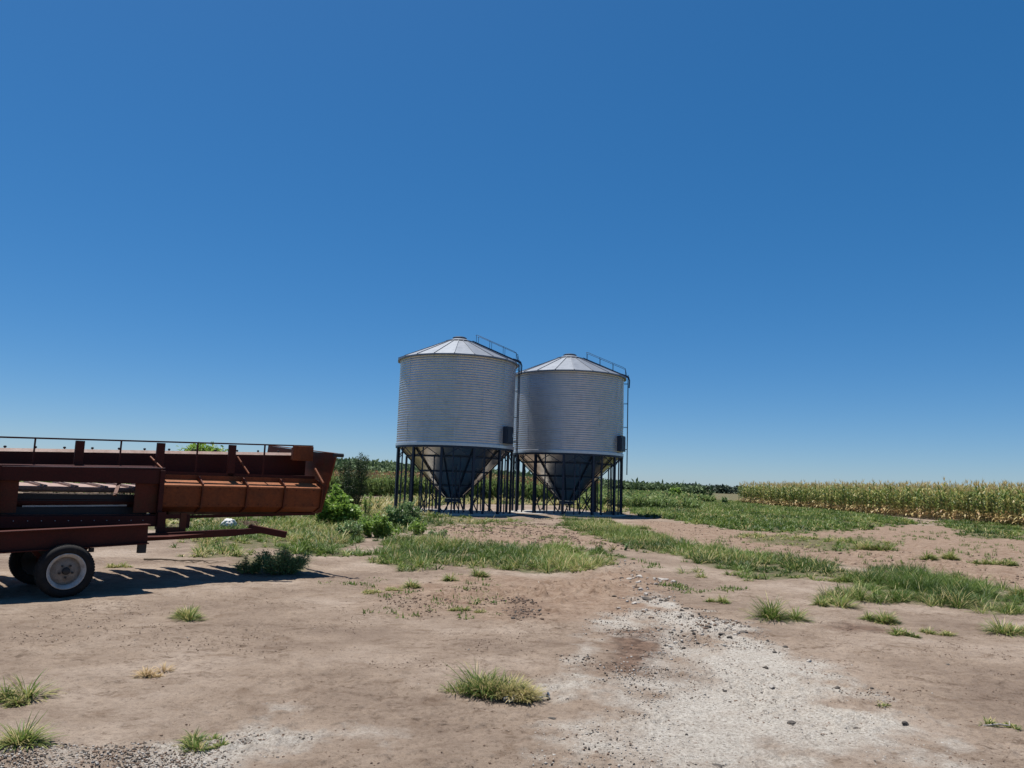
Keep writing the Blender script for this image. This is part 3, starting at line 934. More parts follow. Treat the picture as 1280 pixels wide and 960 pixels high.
grit([DW[1]], 260, .02, .06, 10, 'gravel', 'dark crumbly heap of earth under the grass band', dark=.8, thr=.2, mats=('clod', 'stone_d', 'clod'))
grit([poly_world([(800, 650), (880, 655), (1000, 672), (1290, 700), (1290, 735), (1060, 705), (900, 682)])], 2200, .015, .08, 12, 'gravel', 'clods along the wheel track at right', dark=.9, thr=.48, mats=('clod', 'clod', 'clod'))

# ------------------------------------------------------------------ silos
def silo(cx, cy, label):
    root = empty('grain_silo', (cx, cy, 0.06), 0, label, 'silo', 'galvanised hopper silos')
    R_, ZB, ZE = 3.13, 3.47, 8.0
    n = 128
    # corrugated wall
    waves = 37; per = 10
    prof = []
    for k in range(waves * per + 1):
        z = ZB + (ZE - ZB) * k / (waves * per)
        prof.append((R_ + 0.0120 * math.sin(2 * math.pi * k / per), z))
    b = MB(); b.lathe(prof, n)
    for t in range(3):                       # lapped sheet joints, staggered from tier to tier
        for q in range(7):
            a = rad(q * 360 / 7 + t * 25.7 + 3)
            z0 = ZB + (ZE - ZB) * t / 3; z1 = ZB + (ZE - ZB) * (t + 1) / 3
            b.bar((math.sin(a) * (R_ + .005), -math.cos(a) * (R_ + .005), z0), (math.sin(a) * (R_ + .005), -math.cos(a) * (R_ + .005), z1), .02, .016, up=(math.sin(a), -math.cos(a), 0))
    b.build('wall', M['galv'], root, smooth=True, angle=80)
    # bottom flange and eave band
    MB().lathe([(R_ + .0, ZB - .12), (R_ + .045, ZB - .12), (R_ + .045, ZB + .02), (R_ + .02, ZB + .03)], n).build('base_flange', M['galv'], root, smooth=True)
    # roof: 20 folded panels with a standing rib at each seam
    NP = 20; RE, RC, ZC = 3.31, 0.72, 9.13
    ze = ZE + 0.0
    rf = MB()
    ring = lambda r, z, k, off=0: (r * math.sin(2 * math.pi * (k + off) / NP), -r * math.cos(2 * math.pi * (k + off) / NP), z)
    for k in range(NP):
        a, bb, c, d = ring(RE, ze - .02, k), ring(RE, ze - .02, k + 1), ring(RC, ZC, k + 1), ring(RC, ZC, k)
        rf.add([a, bb, c, d], [(0, 1, 2, 3)])
        a2, b2 = ring(RE, ze - .09, k), ring(RE, ze - .09, k + 1)
        rf.add([a2, b2, bb, a], [(0, 1, 2, 3)])
        i1, i2 = ring(R_ - .02, ze - .085, k), ring(R_ - .02, ze - .085, k + 1)
        rf.add([i1, i2, b2, a2], [(0, 1, 2, 3)])
    roof = rf.build('roof', M['galv_roof'], root)
    rb = MB()
    for k in range(NP):
        p = ring(RE, ze - .005, k); q = ring(RC, ZC + .015, k)
        rb.bar(p, q, .035, .045)
    rb.build('roof_seam', M['galv_roof'], roof)
    MB().lathe([(RC + .06, ZC - .03), (RC + .06, ZC + .035), (RC - .02, ZC + .05), (.36, 9.31), (.36, 9.36), (.30, 9.40), (.001, 9.42)], 40).build('roof_cap', M['galv_roof'], roof, smooth=True, angle=25)
    MB().lathe([(RC + .075, ZC - .035), (RC + .085, ZC - .01), (RC + .075, ZC + .012)], 40).build('cap_ring', M['navy'], roof)
    MB().lathe([(.385, 9.355), (.39, 9.375), (.31, 9.42), (.2, 9.435), (.001, 9.44)], 32).build('vent_lid', M['navy'], roof, smooth=True, angle=30)
    # hopper
    hop = MB().lathe([(R_ - .03, ZB - .06), (.38, .70), (.38, .52)], n).build('hopper', M['galv_cone'], root, smooth=True, angle=30)
    MB().lathe([(.44, .66), (.44, .54), (.36, .54)], 32).build('outlet_ring', M['navy'], root)
    b = MB().box((0, 0, .50), (.86, .70, .05)); b.bar((-.55, 0, .47), (.60, 0, .47), .04, .03)
    b.build('slide_gate', M['navy'], root)
    # ring beam on legs
    MB().lathe([(R_ - .10, ZB - .22), (R_ + .03, ZB - .22), (R_ + .03, ZB - .125), (R_ - .10, ZB - .125), (R_ - .10, ZB - .22)], n).build('ring_beam', M['navy'], root)
    pol = lambda r, a, z: (r * math.sin(a), -r * math.cos(a), z)
    legs = [rad(-8 + 30 * k) for k in range(12)]
    for a in legs:
        l = MB()
        rx, ry = math.sin(a), -math.cos(a)
        tx, ty = math.cos(a), math.sin(a)
        rl = R_ - .04
        # H section: two flanges and a web
        for sgn in (-1, 1):
            l.bar((rx * (rl + sgn * .05), ry * (rl + sgn * .05), 0.012), (rx * (rl + sgn * .05), ry * (rl + sgn * .05), ZB - .225), .12, .012, up=(rx, ry, 0))
        l.bar((rx * rl, ry * rl, .012), (rx * rl, ry * rl, ZB - .225), .012, .088, up=(rx, ry, 0))
        l.box((rx * rl, ry * rl, .006), (.26, .26, .012))
        l.build('leg', M['navy'], root)
    for a in legs:
        for da, rr_, w_ in ((11, R_ - .06, .065), (19, R_ - .55, .06)):
            a3 = a + rad(da); zt = min(ZB - .225, .70 + (rr_ - .38) / ((R_ - .03 - .38) / (ZB - .06 - .70)) - .06)
            MB().bar((rr_ * math.sin(a3), -rr_ * math.cos(a3), 0), (rr_ * math.sin(a3), -rr_ * math.cos(a3), zt), w_, w_).build('slim_post', M['navy'], root)
    # ribs under the hopper, hoops, splayed braces
    slope = (R_ - .03 - .38) / (ZB - .06 - .70)
    rc = lambda z: .38 + (z - .70) * slope
    for i, a in enumerate(legs):
        l = MB()
        l.bar(pol(rc(ZB - .25) + .05, a, ZB - .27), pol(rc(.75) + .05, a, .72), .06, .06)
        l.build('hopper_rib', M['navy'], root)
    for z in (2.82, 2.08, 1.35):
        MB().lathe([(rc(z) + .02, z - .03), (rc(z) + .075, z - .035), (rc(z) + .075, z + .03), (rc(z) + .02, z + .035)], 48).build('hoop', M['navy'], root)
    for i, a in enumerate(legs):
        a2 = a + rad(15)
        l = MB()
        l.bar(pol(R_ - .07, a, 2.75), pol(R_ - .08, a2, ZB - .24), .035, .035)
        l.bar(pol(R_ - .07, a + rad(30), 2.75), pol(R_ - .08, a2, ZB - .24), .035, .035)
        l.build('knee_brace', M['navy'], root)
    # inner frame carrying the outlet
    inner = [rad(7 + 60 * k) for k in range(6)]
    for i, a in enumerate(inner):
        r_ = 1.45 if i % 2 else 2.05
        zt = .70 + (r_ - .38) / slope
        MB().bar(pol(r_, a, .0), pol(r_, a, zt - .08), .07, .07).build('inner_post', M['navy'], root)
        l = MB()
        l.bar(pol(r_, a, zt * .55), pol(r_ - .55, a + rad(20), .04), .05, .05)
        l.bar(pol(r_ - .5, a, .95), pol(r_ + .25, a - rad(14), .04), .045, .045)
        l.build('diagonal_brace', M['navy'], root)
    # inspection box on the wall
    a = rad(61)
    rx, ry, tx, ty = math.sin(a), -math.cos(a), math.cos(a), math.sin(a)
    w2, dz0, dz1, dep = .36, ZB + .13, ZB + 1.02, .22
    fr = lambda p, q, t: (rx * (R_ + .01 + t) + tx * p, ry * (R_ + .01 + t) + ty * p, q)
    bx = MB().prism([(-w2, dz0), (w2, dz0), (w2, dz1 - .06), (w2 - .06, dz1), (-w2 + .06, dz1), (-w2, dz1 - .06)], dep, fr).build('access_door', M['navy'], root, bevel=.012)
    MB().prism([(-w2 + .07, dz0 + .08), (w2 - .07, dz0 + .08), (w2 - .07, dz1 - .13), (-w2 + .07, dz1 - .13)], .02, lambda p, q, t: fr(p, q, dep + .001 + t)).build('door_leaf', M['navy'], bx)
    MB().bar(fr(w2 - .13, dz0 + .35, dep + .04), fr(w2 - .13, dz0 + .55, dep + .04), .02, .02).build('handle', M['galv'], bx)
    # wall ladder with cage rails, rungs and stand-offs
    la = rad(80)
    rx, ry, tx, ty = math.sin(la), -math.cos(la), math.cos(la), math.sin(la)
    lf = lambda p, d, z: (rx * (R_ + d) + tx * p, ry * (R_ + d) + ty * p, z)
    l = MB()
    for p in (-.2, .2):
        l.tube([lf(p, .24, 2.30), lf(p, .24, ZE + .15)], .024, 8)
    z = 2.45
    while z < ZE + .1:
        l.tube([lf(-.2, .24, z), lf(.2, .24, z)], .012, 6); z += .30
    lad = l.build('wall_ladder', M['navy'], root, smooth=True)
    for z in (ZB + .30, ZB + 1.6, ZB + 3.0, ZE - .35):
        for p in (-.2, .2):
            MB().bar(lf(p, 0.02, z), lf(p, .25, z), .03, .02).build('standoff', M['navy'], lad)
    # filler pipe bend hooked on the eave
    l = MB()
    l.tube([lf(.30, .30, ZE - .55), lf(.30, .32, ZE - .1), lf(.28, .26, ZE + .10), lf(.24, .08, ZE + .20), lf(.22, -.15, ZE + .27)], .035, 10)
    l.build('eave_pipe', M['navy'], root, smooth=True)
    # roof ladder and its hand rails
    def rfp(r, p, dz):
        zz = ze + (RE - r) / (RE - RC) * (ZC - ze) + dz
        return (rx * r + tx * p, ry * r + ty * p, zz)
    l = MB()
    for p in (-.2, .2):
        l.bar(rfp(3.36, p, .07), rfp(.78, p, .07), .035, .05)
    r_ = 3.2
    while r_ > .85:
        l.bar(rfp(r_, -.2, .075), rfp(r_, .2, .075), .03, .02); r_ -= .28
    rl = l.build('roof_ladder', M['navy'], root)
    for p in (-.26, .26):
        l = MB()
        pts = []
        for r_ in (3.22, 2.5, 1.75, 1.0):
            l.tube([rfp(r_, p, .06), rfp(r_, p, .50)], .012, 6)
        l.tube([rfp(3.30, p, .10), rfp(3.22, p, .46), rfp(3.1, p, .51), rfp(1.05, p, .51), rfp(.95, p, .44)], .013, 6)
        l.build('hand_rail', M['navy'], rl, smooth=True)
    return root

silo(-2.95, 41.0, 'galvanised corrugated hopper silo, left and nearer one, standing beside the dark shrub')
silo_far = silo(3.42, 45.0, 'galvanised corrugated hopper silo, right and farther one, its ladder rails against the sky')
silo_far.scale = (1.03, 1.03, 0.995)      # the far one is a touch wider
for x, y in ((-2.95, 41.0), (3.42, 45.0)):
    o = MB().lathe([(.001, .06), (3.42, .06), (3.46, .03), (3.46, -.25)], 64).build('concrete_pad', M['concrete'], None, smooth=True, angle=30)
    o.location = (x, y, 0); o['kind'] = 'structure'
# tie plate and a folded auger between the pads
# ------------------------------------------------------------------ header and its trailer
TH = rad(42)
HO = np.array([-5.51, 9.79])
HU = np.array([math.cos(TH), math.sin(TH)]); HV = np.array([-math.sin(TH), math.cos(TH)])
def hv(px, py, v):
    d = ray(px, py)
    t = (v + HV @ HO) / (HV @ d[:2]); p = d * t; q = p[:2] - HO
    return float(q @ HU), float(p[2] + CAMH)
def hub(px, py, u):
    d = ray(px, py)
    t = (u + HU @ HO) / (HU @ d[:2]); p = d * t; q = p[:2] - HO
    return float(q @ HV), float(p[2] + CAMH)

gz0 = gz(HO[0], HO[1])
head = empty('harvester_header', (HO[0], HO[1], 0), TH, 'long rusty red harvester header with comb trays, carried on a low trailer', 'harvester header')
trail = empty('header_trailer', (HO[0], HO[1], 0), TH, 'low dark red trailer with white wheel rims carrying the rusty header', 'trailer')

VR = 1.2
UC = 0.32                      # middle of the throat
UE = hv(397, 605, VR)[0]       # right end of the back sheets
UL = 2 * UC - UE               # left end, outside the picture
slope_z = (hv(391, 557.6, 1.25)[1] - hv(0, 546.3, 1.25)[1]) / (hv(391, 557.6, 1.25)[0] - hv(0, 546.3, 1.25)[0])
ZT = lambda u: hv(0, 546.3, 1.25)[1] + slope_z * (u - hv(0, 546.3, 1.25)[0])      # top rail height
ZL = 1.495; ZLB = 1.418; ZB_ = 1.01; ZM = lambda u: 1.63 + .026 * u
# top rail (thin angle) and posts
b = MB()
b.bar((UL, 1.25, ZT(UL)), (hv(391, 557.6, 1.25)[0], 1.25, ZT(UE) - .004), .05, .022)
b.build('top_rail', M['rust_dark'], head, bevel=.003)
posts_w = [hv(x, 560, 1.25)[0] for x in (99.5, 201, 290.5)]
pw = posts_w + [p for p in (2 * UC - q for q in posts_w) if p < -.75]
for u in pw:
    b = MB(); b.box((u, 1.25, (ZT(u) + 1.50) / 2 - .01), (.115, .06, ZT(u) - 1.52))
    b.build('post', M['rust_dark'], head, bevel=.006)
for x in (43, 151, 247, 331):
    for u in (hv(x, 560, 1.25)[0], 2 * UC - hv(x, 560, 1.25)[0]):
        if u < UL or (u != hv(x, 560, 1.25)[0] and u > -.75): continue
        MB().bar((u, 1.25, ZT(u) - .012), (u, 1.25, 1.60), .025, .02).build('stay', M['rust_dark'], head)
# right hand box plate at the end of the top rail, and its twin
u0, u1 = hv(367, 560, 1.22)[0], hv(392, 560, 1.22)[0]
for a_, c_ in ((u0, u1), (2 * UC - u1, 2 * UC - u0)):
    b = MB(); b.box(((a_ + c_) / 2, 1.235, 2.005), (c_ - a_, .05, .25)); b.box(((a_ + c_) / 2 + .03, 1.38, 2.0), (c_ - a_ - .12, .22, .22))
    b.build('drive_guard', M['rust_panel'], head, bevel=.008)
# upper cross sheet behind the windows: dark face, bevel coloured pale to paint the sun on it
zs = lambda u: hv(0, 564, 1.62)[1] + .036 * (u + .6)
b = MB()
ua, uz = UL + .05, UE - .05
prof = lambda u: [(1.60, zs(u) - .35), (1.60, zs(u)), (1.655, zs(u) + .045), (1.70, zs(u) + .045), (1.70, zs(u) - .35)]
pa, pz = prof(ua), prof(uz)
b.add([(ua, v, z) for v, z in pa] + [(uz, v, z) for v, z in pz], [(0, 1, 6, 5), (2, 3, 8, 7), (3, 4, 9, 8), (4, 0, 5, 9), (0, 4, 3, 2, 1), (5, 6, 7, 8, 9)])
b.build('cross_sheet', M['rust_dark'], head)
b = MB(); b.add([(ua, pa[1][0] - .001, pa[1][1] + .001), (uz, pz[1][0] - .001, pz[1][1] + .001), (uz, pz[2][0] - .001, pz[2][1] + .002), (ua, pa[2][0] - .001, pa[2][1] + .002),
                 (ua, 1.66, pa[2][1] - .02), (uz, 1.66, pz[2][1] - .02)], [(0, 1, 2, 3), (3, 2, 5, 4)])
b.build('bevel_highlight', M['dustpink'], head)
for k in range(22):
    u = UL + .25 + k * .37
    if u > UE - .2: break
    b = MB().tube([(u, 1.80, zs(u) + .03), (u, 1.80, zs(u) + .075)], .010, 6)
    b.lathe([(.001, .055), (.018, .058), (.022, .068), (.016, .082), (.001, .086)], 8, c=(u, 1.80, zs(u)))
    b.build('reel_bolt', M['blacksteel'], head)
b = MB().tube([(UL + .1, 1.80, zs(UL) + .02), (UE - .1, 1.80, zs(UE) + .02)], .028, 10); b.build('reel_tube', M['rust_dark'], head, smooth=True)
# middle beam over the throat
ut0, ut1 = UC - 1.06, UC + 1.06
b = MB()
b.add([(UL, 0.98, ZM(UL)), (ut1, 0.98, ZM(ut1)), (ut1, 1.22, ZM(ut1) + .03), (UL, 1.22, ZM(UL) + .03)], [(0, 1, 2, 3)])
b.box(((ut0 + ut1) / 2, .985, 1.535), (ut1 - ut0, .03, .20)); b.box(((ut0 + ut1) / 2, 1.09, 1.44), (ut1 - ut0, .18, .03))
b.build('throat_beam', M['rust_dark'], head)
MB().bar((UL, .968, ZM(UL) + .002), (ut1, .968, ZM(ut1) + .002), .012, .012).build('beam_highlight', M['dustpink'], head)  # pale bar painting the lit line along the beam
# throat: side sheets, lower beam, inner steel
uo0, uo1 = hv(23, 610, 1.05)[0], hv(169, 610, 1.05)[0]
for a_, c_ in ((ut0 + .0, uo0), (uo1, ut1 - .02)):
    MB().box(((a_ + c_) / 2, 1.05, 1.215), (c_ - a_, .03, .42)).build('throat_side', M['rust'], head)
for u in (ut0 + .03, ut1 - .03):
    b = MB(); b.box((u, .97, 1.20), (.07, .06, .86)); b.build('throat_post', M['rust_dark'], head, bevel=.006)
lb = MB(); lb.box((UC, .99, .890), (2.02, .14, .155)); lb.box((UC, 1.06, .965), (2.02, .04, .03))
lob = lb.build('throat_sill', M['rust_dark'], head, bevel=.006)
b = MB()
for k in range(11):
    u = UC - .8 + k * .16
    b.tube([(u, .918, .905), (u, .908, .905)], .006, 6)
b.build('bolt_row', M['rimpaint'], lob)
b = MB(); b.box((UC, 1.32, 1.215), (1.9, .02, .085)); b.box((UC, 1.30, 1.165), (1.9, .03, .012)); b.build('feeder_lip', M['blacksteel'], head)
b = MB(); b.box((UC, 1.28, 1.015), (1.9, .03, .12)); b.box((UC + .05, 1.44, .958), (2.5, .56, .012)); b.build('throat_floor_shadow_pan', M['blacksteel'], head)  # upright sheet, plus a wide pan added to fill the header's shadow
MB().bar((UC - .66, 1.262, 1.082), (UC + .66, 1.262, 1.10), .014, .02).build('lip_highlight', M['rimpaint'], head)  # white bar painting a bright lit line in the throat
MB().bar((UC - .66, 1.30, 1.262), (UC + .6, 1.30, 1.27), .010, .008).build('lip_highlight', M['dustpink'], head)  # pale bar painting the thinner lit line above
# slanted brace inside the throat
MB().bar((uo1 - .10, 1.5, 1.42), (uo1 - .20, 1.30, 1.24), .05, .02).build('throat_brace', M['rust'], head)
# right and left wing sheets: upper band, sloping lip, face, tucked bottom
def wing(a_, c_, nm='back_sheet'):
    b = MB()
    pr = [(1.20, 1.575), (1.20, 1.500), (.97, ZLB), (.97, 1.405), (1.0, 1.10), (1.20, ZB_), (1.23, ZB_), (1.03, 1.11), (1.0, 1.40), (1.23, 1.49), (1.23, 1.575)]
    n_ = len(pr)
    b.add([(a_, v, z) for v, z in pr] + [(c_, v, z) for v, z in pr], [(i, (i + 1) % n_, (i + 1) % n_ + n_, i + n_) for i in range(n_)] + [tuple(range(n_ - 1, -1, -1)), tuple(range(n_, 2 * n_))])
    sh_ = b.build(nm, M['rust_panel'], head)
    MB().add([(a_, 1.198, 1.5025), (a_, .966, ZLB + .0025), (c_, .966, ZLB + .0025), (c_, 1.198, 1.5025), (a_, .966, 1.398), (c_, .966, 1.398)], [(0, 1, 2, 3), (1, 4, 5, 2)]).build('sunlit_ledge', M['rust_sunlit'], sh_)  # thin skin over the lip, sunlight put into its colour
    return sh_
ribs = [hv(x, 620, .97)[0] for x in (252, 308, 355)]
edges = [ut1] + ribs + [UE - .04]
for sgn in (0, 1):
    ee = edges if sgn == 0 else sorted([2 * UC - e for e in edges])
    for i in range(len(ee) - 1):
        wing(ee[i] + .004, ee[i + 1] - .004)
    rr_ = (ee[1:] if sgn == 0 else ee[:-1])
    for u in rr_:
        b = MB()
        prr = [(1.19, 1.56), (1.14, 1.56), (.93, 1.45), (.93, 1.37), (.965, 1.08), (1.19, .99)]
        b.prism(prr, .018, lambda p, q, t, u=u: (u - .009 + t, p, q))
        b.build('rib', M['rust'], head)
b = MB()
b.box(((UL + UE) / 2, 1.235, 1.60), (UE - UL - .1, .03, .045)); b.build('back_rail', M['rust_dark'], head)
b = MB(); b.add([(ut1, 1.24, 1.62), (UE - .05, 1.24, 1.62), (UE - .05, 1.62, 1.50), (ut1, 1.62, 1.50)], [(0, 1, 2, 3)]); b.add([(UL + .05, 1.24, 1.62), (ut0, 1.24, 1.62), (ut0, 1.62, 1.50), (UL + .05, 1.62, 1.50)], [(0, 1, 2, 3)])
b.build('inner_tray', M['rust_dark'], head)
# short gas-strut like rods by the posts
for x0_, y0_, x1_, y1_ in ((297, 571, 311, 592), (188, 571, 203, 586)):
    p = hv(x0_, y0_, 1.30); q = hv(x1_, y1_, 1.0)
    MB().tube([(p[0], 1.30, p[1]), (q[0], 1.0, q[1])], .014, 8).build('rod', M['rust_panel'], head, smooth=True)
p = hv(394, 586, 1.2); q = hv(404, 604, .93)
MB().tube([(p[0], 1.2, p[1]), (q[0], .93, q[1])], .02, 8).build('rod', M['rust_panel'], head, smooth=True)
# end plates (cut like the photo: top swept up and out)
UP = UE + .05
kv, kz = hub(420, 569, UP)
bv, bz = hub(400, 640, UP)
fv, fz = hub(327, 557.5, UP)
outline = [(kv, kz), (kv + .02, kz + .03), (1.42, kz + .06), (2.2, 2.10), (min(fv, 3.4), fz), (min(fv, 3.4) + .1, 1.7), (3.2, 1.25), (2.2, 1.05), (1.3, .98), (bv, bz)]
for u in (UP, 2 * UC - UP - .03):
    ep = MB().prism(outline, .03, lambda p, q, t, u=u: (u + t, p, q)).build('end_plate', M['rust'], head)
    MB().tube([(u - .05, kv - .01, kz + .0), (u + .13, kv - .01, kz + .0)], .035, 10).build('pipe_end', M['blacksteel'], ep, smooth=True)
    b = MB(); b.bar((u + .015, kv + .02, kz + .03), (u + .015, 1.42, kz + .075), .06, .015); b.bar((u + .015, 1.42, kz + .075), (u + .015, min(fv, 3.4), fz + .01), .06, .015)
    b.build('top_flange', M['rust_panel'], ep)
# auger trough and comb trays
MB().lathe([(.001, UL + .1), (.10, UL + .1), (.10, UE - .1), (.001, UE - .1)], 16, axis='Y', c=(0, 0, 0)).build('auger_tube', M['rust_dark'], head, smooth=True)
ag = bpy.data.objects['auger_tube']
ag.rotation_euler = (0, 0, -math.pi / 2); ag.location = (0, 1.40, 1.14)
# only the wings carry flighting
b = MB()
for s0, s1 in ((ut1 - .05, UE - .15), (UL + .15, ut0 + .05)):
    k = int((s1 - s0) / .30 * 16)
    for i in range(k):
        a0 = 2 * math.pi * i / 16; a1 = 2 * math.pi * (i + 1) / 16
        uu0 = s0 + .30 * i / 16; uu1 = s0 + .30 * (i + 1) / 16
        P_ = lambda u, a, r: (u, 1.40 + r * math.cos(a), 1.14 + r * math.sin(a))
        b.add([P_(uu0, a0, .10), P_(uu1, a1, .10), P_(uu1, a1, .20), P_(uu0, a0, .20)], [(0, 1, 2, 3)])
b.build('auger_flight', M['rust_dark'], head)
b = MB()
pr = [(1.70, 1.30), (1.66, 1.12), (1.55, .98), (1.38, .96), (1.24, 1.01)]
for a_, c_ in ((ut1, UE - .05), (UL + .05, ut0)):
    for i in range(4):
        b.add([(a_, *pr[i]), (c_, *pr[i]), (c_, *pr[i + 1]), (a_, *pr[i + 1])], [(0, 1, 2, 3)])
b.build('trough', M['rust_dark'], head)
b = MB().tube([(UL + .05, 1.64, 1.312), (UE - .05, 1.64, 1.312)], .040, 12); b.build('cutter_bar', M['dustpink'], head, smooth=True)
sp = 0.395
k0 = math.ceil((UL + .1) / sp)
u = hv(45, 606, 2.1)[0]
u = u - sp * math.floor((u - UL - .05) / sp)
while u + sp < UE + .02:
    w_ = sp - .045
    a_ = u + .0225; c_ = a_ + w_
    zt = lambda v: 1.340 + .036 * (v - 1.5)
    top = [(a_, 1.60), (c_, 1.60), (c_, 2.50), (c_ - w_ * .45, 2.95), (a_ + .03, 3.22), (a_, 3.15)]
    n_ = len(top)
    b = MB()
    b.add([(x, y, zt(y)) for x, y in top] + [(x, y, zt(y) - .035) for x, y in top],
          [tuple(range(n_)), tuple(range(2 * n_ - 1, n_ - 1, -1))] + [(i, i + n_, (i + 1) % n_ + n_, (i + 1) % n_) for i in range(n_)])
    # rolled side lips
    b.bar((a_ + .008, 1.52, zt(1.52) + .015), (a_ + .008, 3.12, zt(3.12) + .015), .012, .03)
    b.bar((c_ - .008, 1.52, zt(1.52) + .015), (c_ - .008, 2.50, zt(2.50) + .015), .012, .03)
    b.build('comb_tray', M['dustpink'], head)
    u += sp
# bottom rail under the right wing and hangers
b = MB()
b.bar((UC + 1.0, 1.25, hv(215, 647, 1.25)[1]), (UE, 1.25, hv(400, 642, 1.25)[1]), .06, .045)
b.bar((UL, 1.25, .96), (UC - 1.0, 1.25, .96), .06, .045)
b.build('bottom_rail', M['rust_dark'], head)
def pxbox(x0, y0, x1, y1, v, dep, nm, mat, par):
    a0, zt_ = hv(x0, y0, v); a1, zb_ = hv(x1, y1, v)
    return MB().box(((a0 + a1) / 2, v, (zt_ + zb_) / 2), (abs(a1 - a0), dep, abs(zt_ - zb_))).build(nm, mat, par, bevel=.004)
pxbox(197, 640, 205, 668, .90, .05, 'hanger', M['rust_dark'], head)
pxbox(205, 643, 228, 648, .90, .04, 'hanger', M['rust_dark'], head)
pxbox(205, 659, 226, 665, .90, .04, 'hanger', M['rust'], head)
pxbox(225.5, 641, 231, 667, .895, .05, 'hanger', M['rust'], head)
pxbox(233, 643, 236, 660, .95, .05, 'hanger', M['rust_dark'], head)
bb_ = MB()
for u_ in [ut1 + .05 + .16 * k_ for k_ in range(17)]:
    if u_ > UE - .06: break
    for z_ in (1.375, 1.135):
        bb_.tube([(u_, .968, z_), (u_, .958 if z_ > 1.2 else .985, z_)], .007, 6)
bb_.build('rivet_row', M['rust_dark'], head)
# --- trailer
bz = lambda u: .725 + .040 * u
for v_, w_ in ((.22, .08), (1.46, .08)):
    b = MB(); b.bar((-3.2, v_, bz(-3.2)), (.98, v_, bz(.98)), w_, .244)
    for o_ in (.124, -.124):
        b.bar((-3.2, v_ - .03, bz(-3.2) + o_), (.985, v_ - .03, bz(.985) + o_), .17, .016)
    b.build('side_beam', M['rust_dark'], trail, bevel=.003)
for u in (-3.0, -1.6, -.1, .9):
    b = MB(); b.box((u, .84, bz(u) - .05), (.10, 1.14, .10)); b.build('cross_member', M['rust_dark'], trail)
for u in (-2.2, .75):
    b = MB(); b.box((u, 1.0, .80), (.08, .9, .08)); b.build('rest_saddle', M['rust_dark'], trail)
MB().bar((-3.1, .84, bz(-3.1) + .01), (.95, .84, bz(.95) + .01), 1.12, .012).build('shadow_sheet', M['rust_dark'], trail)  # sheet added between the beams to make the cast shadow solid
gp = MB(); gp.add([(.90, .42, .70), (1.35, .42, .70), (2.0, .74, .71), (2.0, .80, .71), (1.35, 1.10, .70), (.90, 1.10, .70)], [(0, 1, 2, 3, 4, 5)])
gpo = gp.build('shadow_plate', M['rust_dark'], trail); gm_ = gpo.modifiers.new('thick', 'SOLIDIFY'); gm_.thickness = .008  # hidden plate added to close a lit gap in the header's shadow
# drawbar, running right below the header, cranked at its end
DV = .78
zc = lambda u: hv(200, 670.5, DV)[1] + (hv(320, 664, DV)[1] - hv(200, 670.5, DV)[1]) * (u - hv(200, 670.5, DV)[0]) / (hv(320, 664, DV)[0] - hv(200, 670.5, DV)[0])
b = MB()
b.bar((.90, DV, zc(.9)), (2.45, DV, zc(2.45)), .10, .105)
e0 = hv(320, 663, DV); e1 = hv(358, 668.5, .50)
b.bar((2.4, DV, zc(2.4) - .001), (e0[0] + .05, DV, e0[1]), .098, .09)
b.bar((e0[0] - .10, DV + .04, e0[1] + .045), (e1[0], .50, e1[1]), .10, .10)
b.build('drawbar', M['rust_dark'], trail, bevel=.004)
pxbox(172.5, 678, 181.5, 691, .22, .07, 'jack_foot', M['blacksteel'], trail)
pxbox(111, 685, 117, 690, .20, .04, 'bracket', M['blacksteel'], trail)
MB().box((-.02, .85, .335), (.09, 1.5, .09)).build('axle', M['rust_dark'], trail)
for u in (-.22, .20):
    MB().bar((u * .4 - .02, .34, .34), (u * 1.6 - .02, .34, .62), .06, .05).build('spring_hanger', M['rust_dark'], trail)
def wheel(u, v, flip):
    w = empty('wheel'); w.parent = trail
    w.location = (u, v, .325 + gz0 - .004)
    if flip: w.rotation_euler = (0, 0, math.pi)
    t = MB()
    t.lathe([(.212, .02), (.232, .0), (.262, -.012), (.298, -.004), (.316, .016), (.325, .034), (.325, .142), (.316, .158), (.298, .176), (.262, .184), (.232, .17), (.212, .15)], 56, axis='Y')
    ty = t.build('tyre', M['rubber'], w, smooth=True, angle=50)
    g = MB()
    for k in range(56):
        a0 = 2 * math.pi * k / 56
        for (h, off) in ((.045, 0), (.088, .5), (.131, 0)):
            a1 = a0 + off * 2 * math.pi / 56
            g.bar((.327 * math.cos(a1), h - .013, .327 * math.sin(a1)), (.327 * math.cos(a1), h + .013, .327 * math.sin(a1)), .026, .008, up=(math.cos(a1), 0, math.sin(a1)))
    g.build('tread', M['rubber'], ty)
    r = MB()
    r.lathe([(.218, .012), (.222, .0), (.214, -.004), (.204, .004), (.198, .022), (.182, .030), (.174, .072)], 56, axis='Y')
    dk_ = MB().lathe([(.174, .072), (.168, .090), (.152, .088), (.120, .062), (.085, .050), (.066, .050), (.001, .050)], 56, axis='Y')
    dk_.build('wheel_disc', M['rim_disc'], w, smooth=True, angle=55)
    r.build('rim', M['rimpaint'], w, smooth=True, angle=55)
    MB().lathe([(.001, .10), (.16, .10), (.205, .13), (.205, .15), (.001, .15)], 32, axis='Y').build('brake_drum', M['blacksteel'], w, smooth=True, angle=30)
    h = MB(); h.lathe([(.046, .046), (.046, .018), (.038, .006), (.02, .0), (.001, .0)], 20, axis='Y'); h.build('hub_cap', M['blacksteel'], w, smooth=True, angle=30)
    for k in range(5):
        a0 = rad(90 + 36 + 72 * k)
        MB().lathe([(.014, .044), (.014, .024), (.001, .022)], 6, axis='Y', c=(.078 * math.cos(a0), 0, .078 * math.sin(a0))).build('wheel_nut', M['blacksteel'], w)
    return w
wheel(0.0, 0.0, False)
wheel(-.04, 1.62, True)
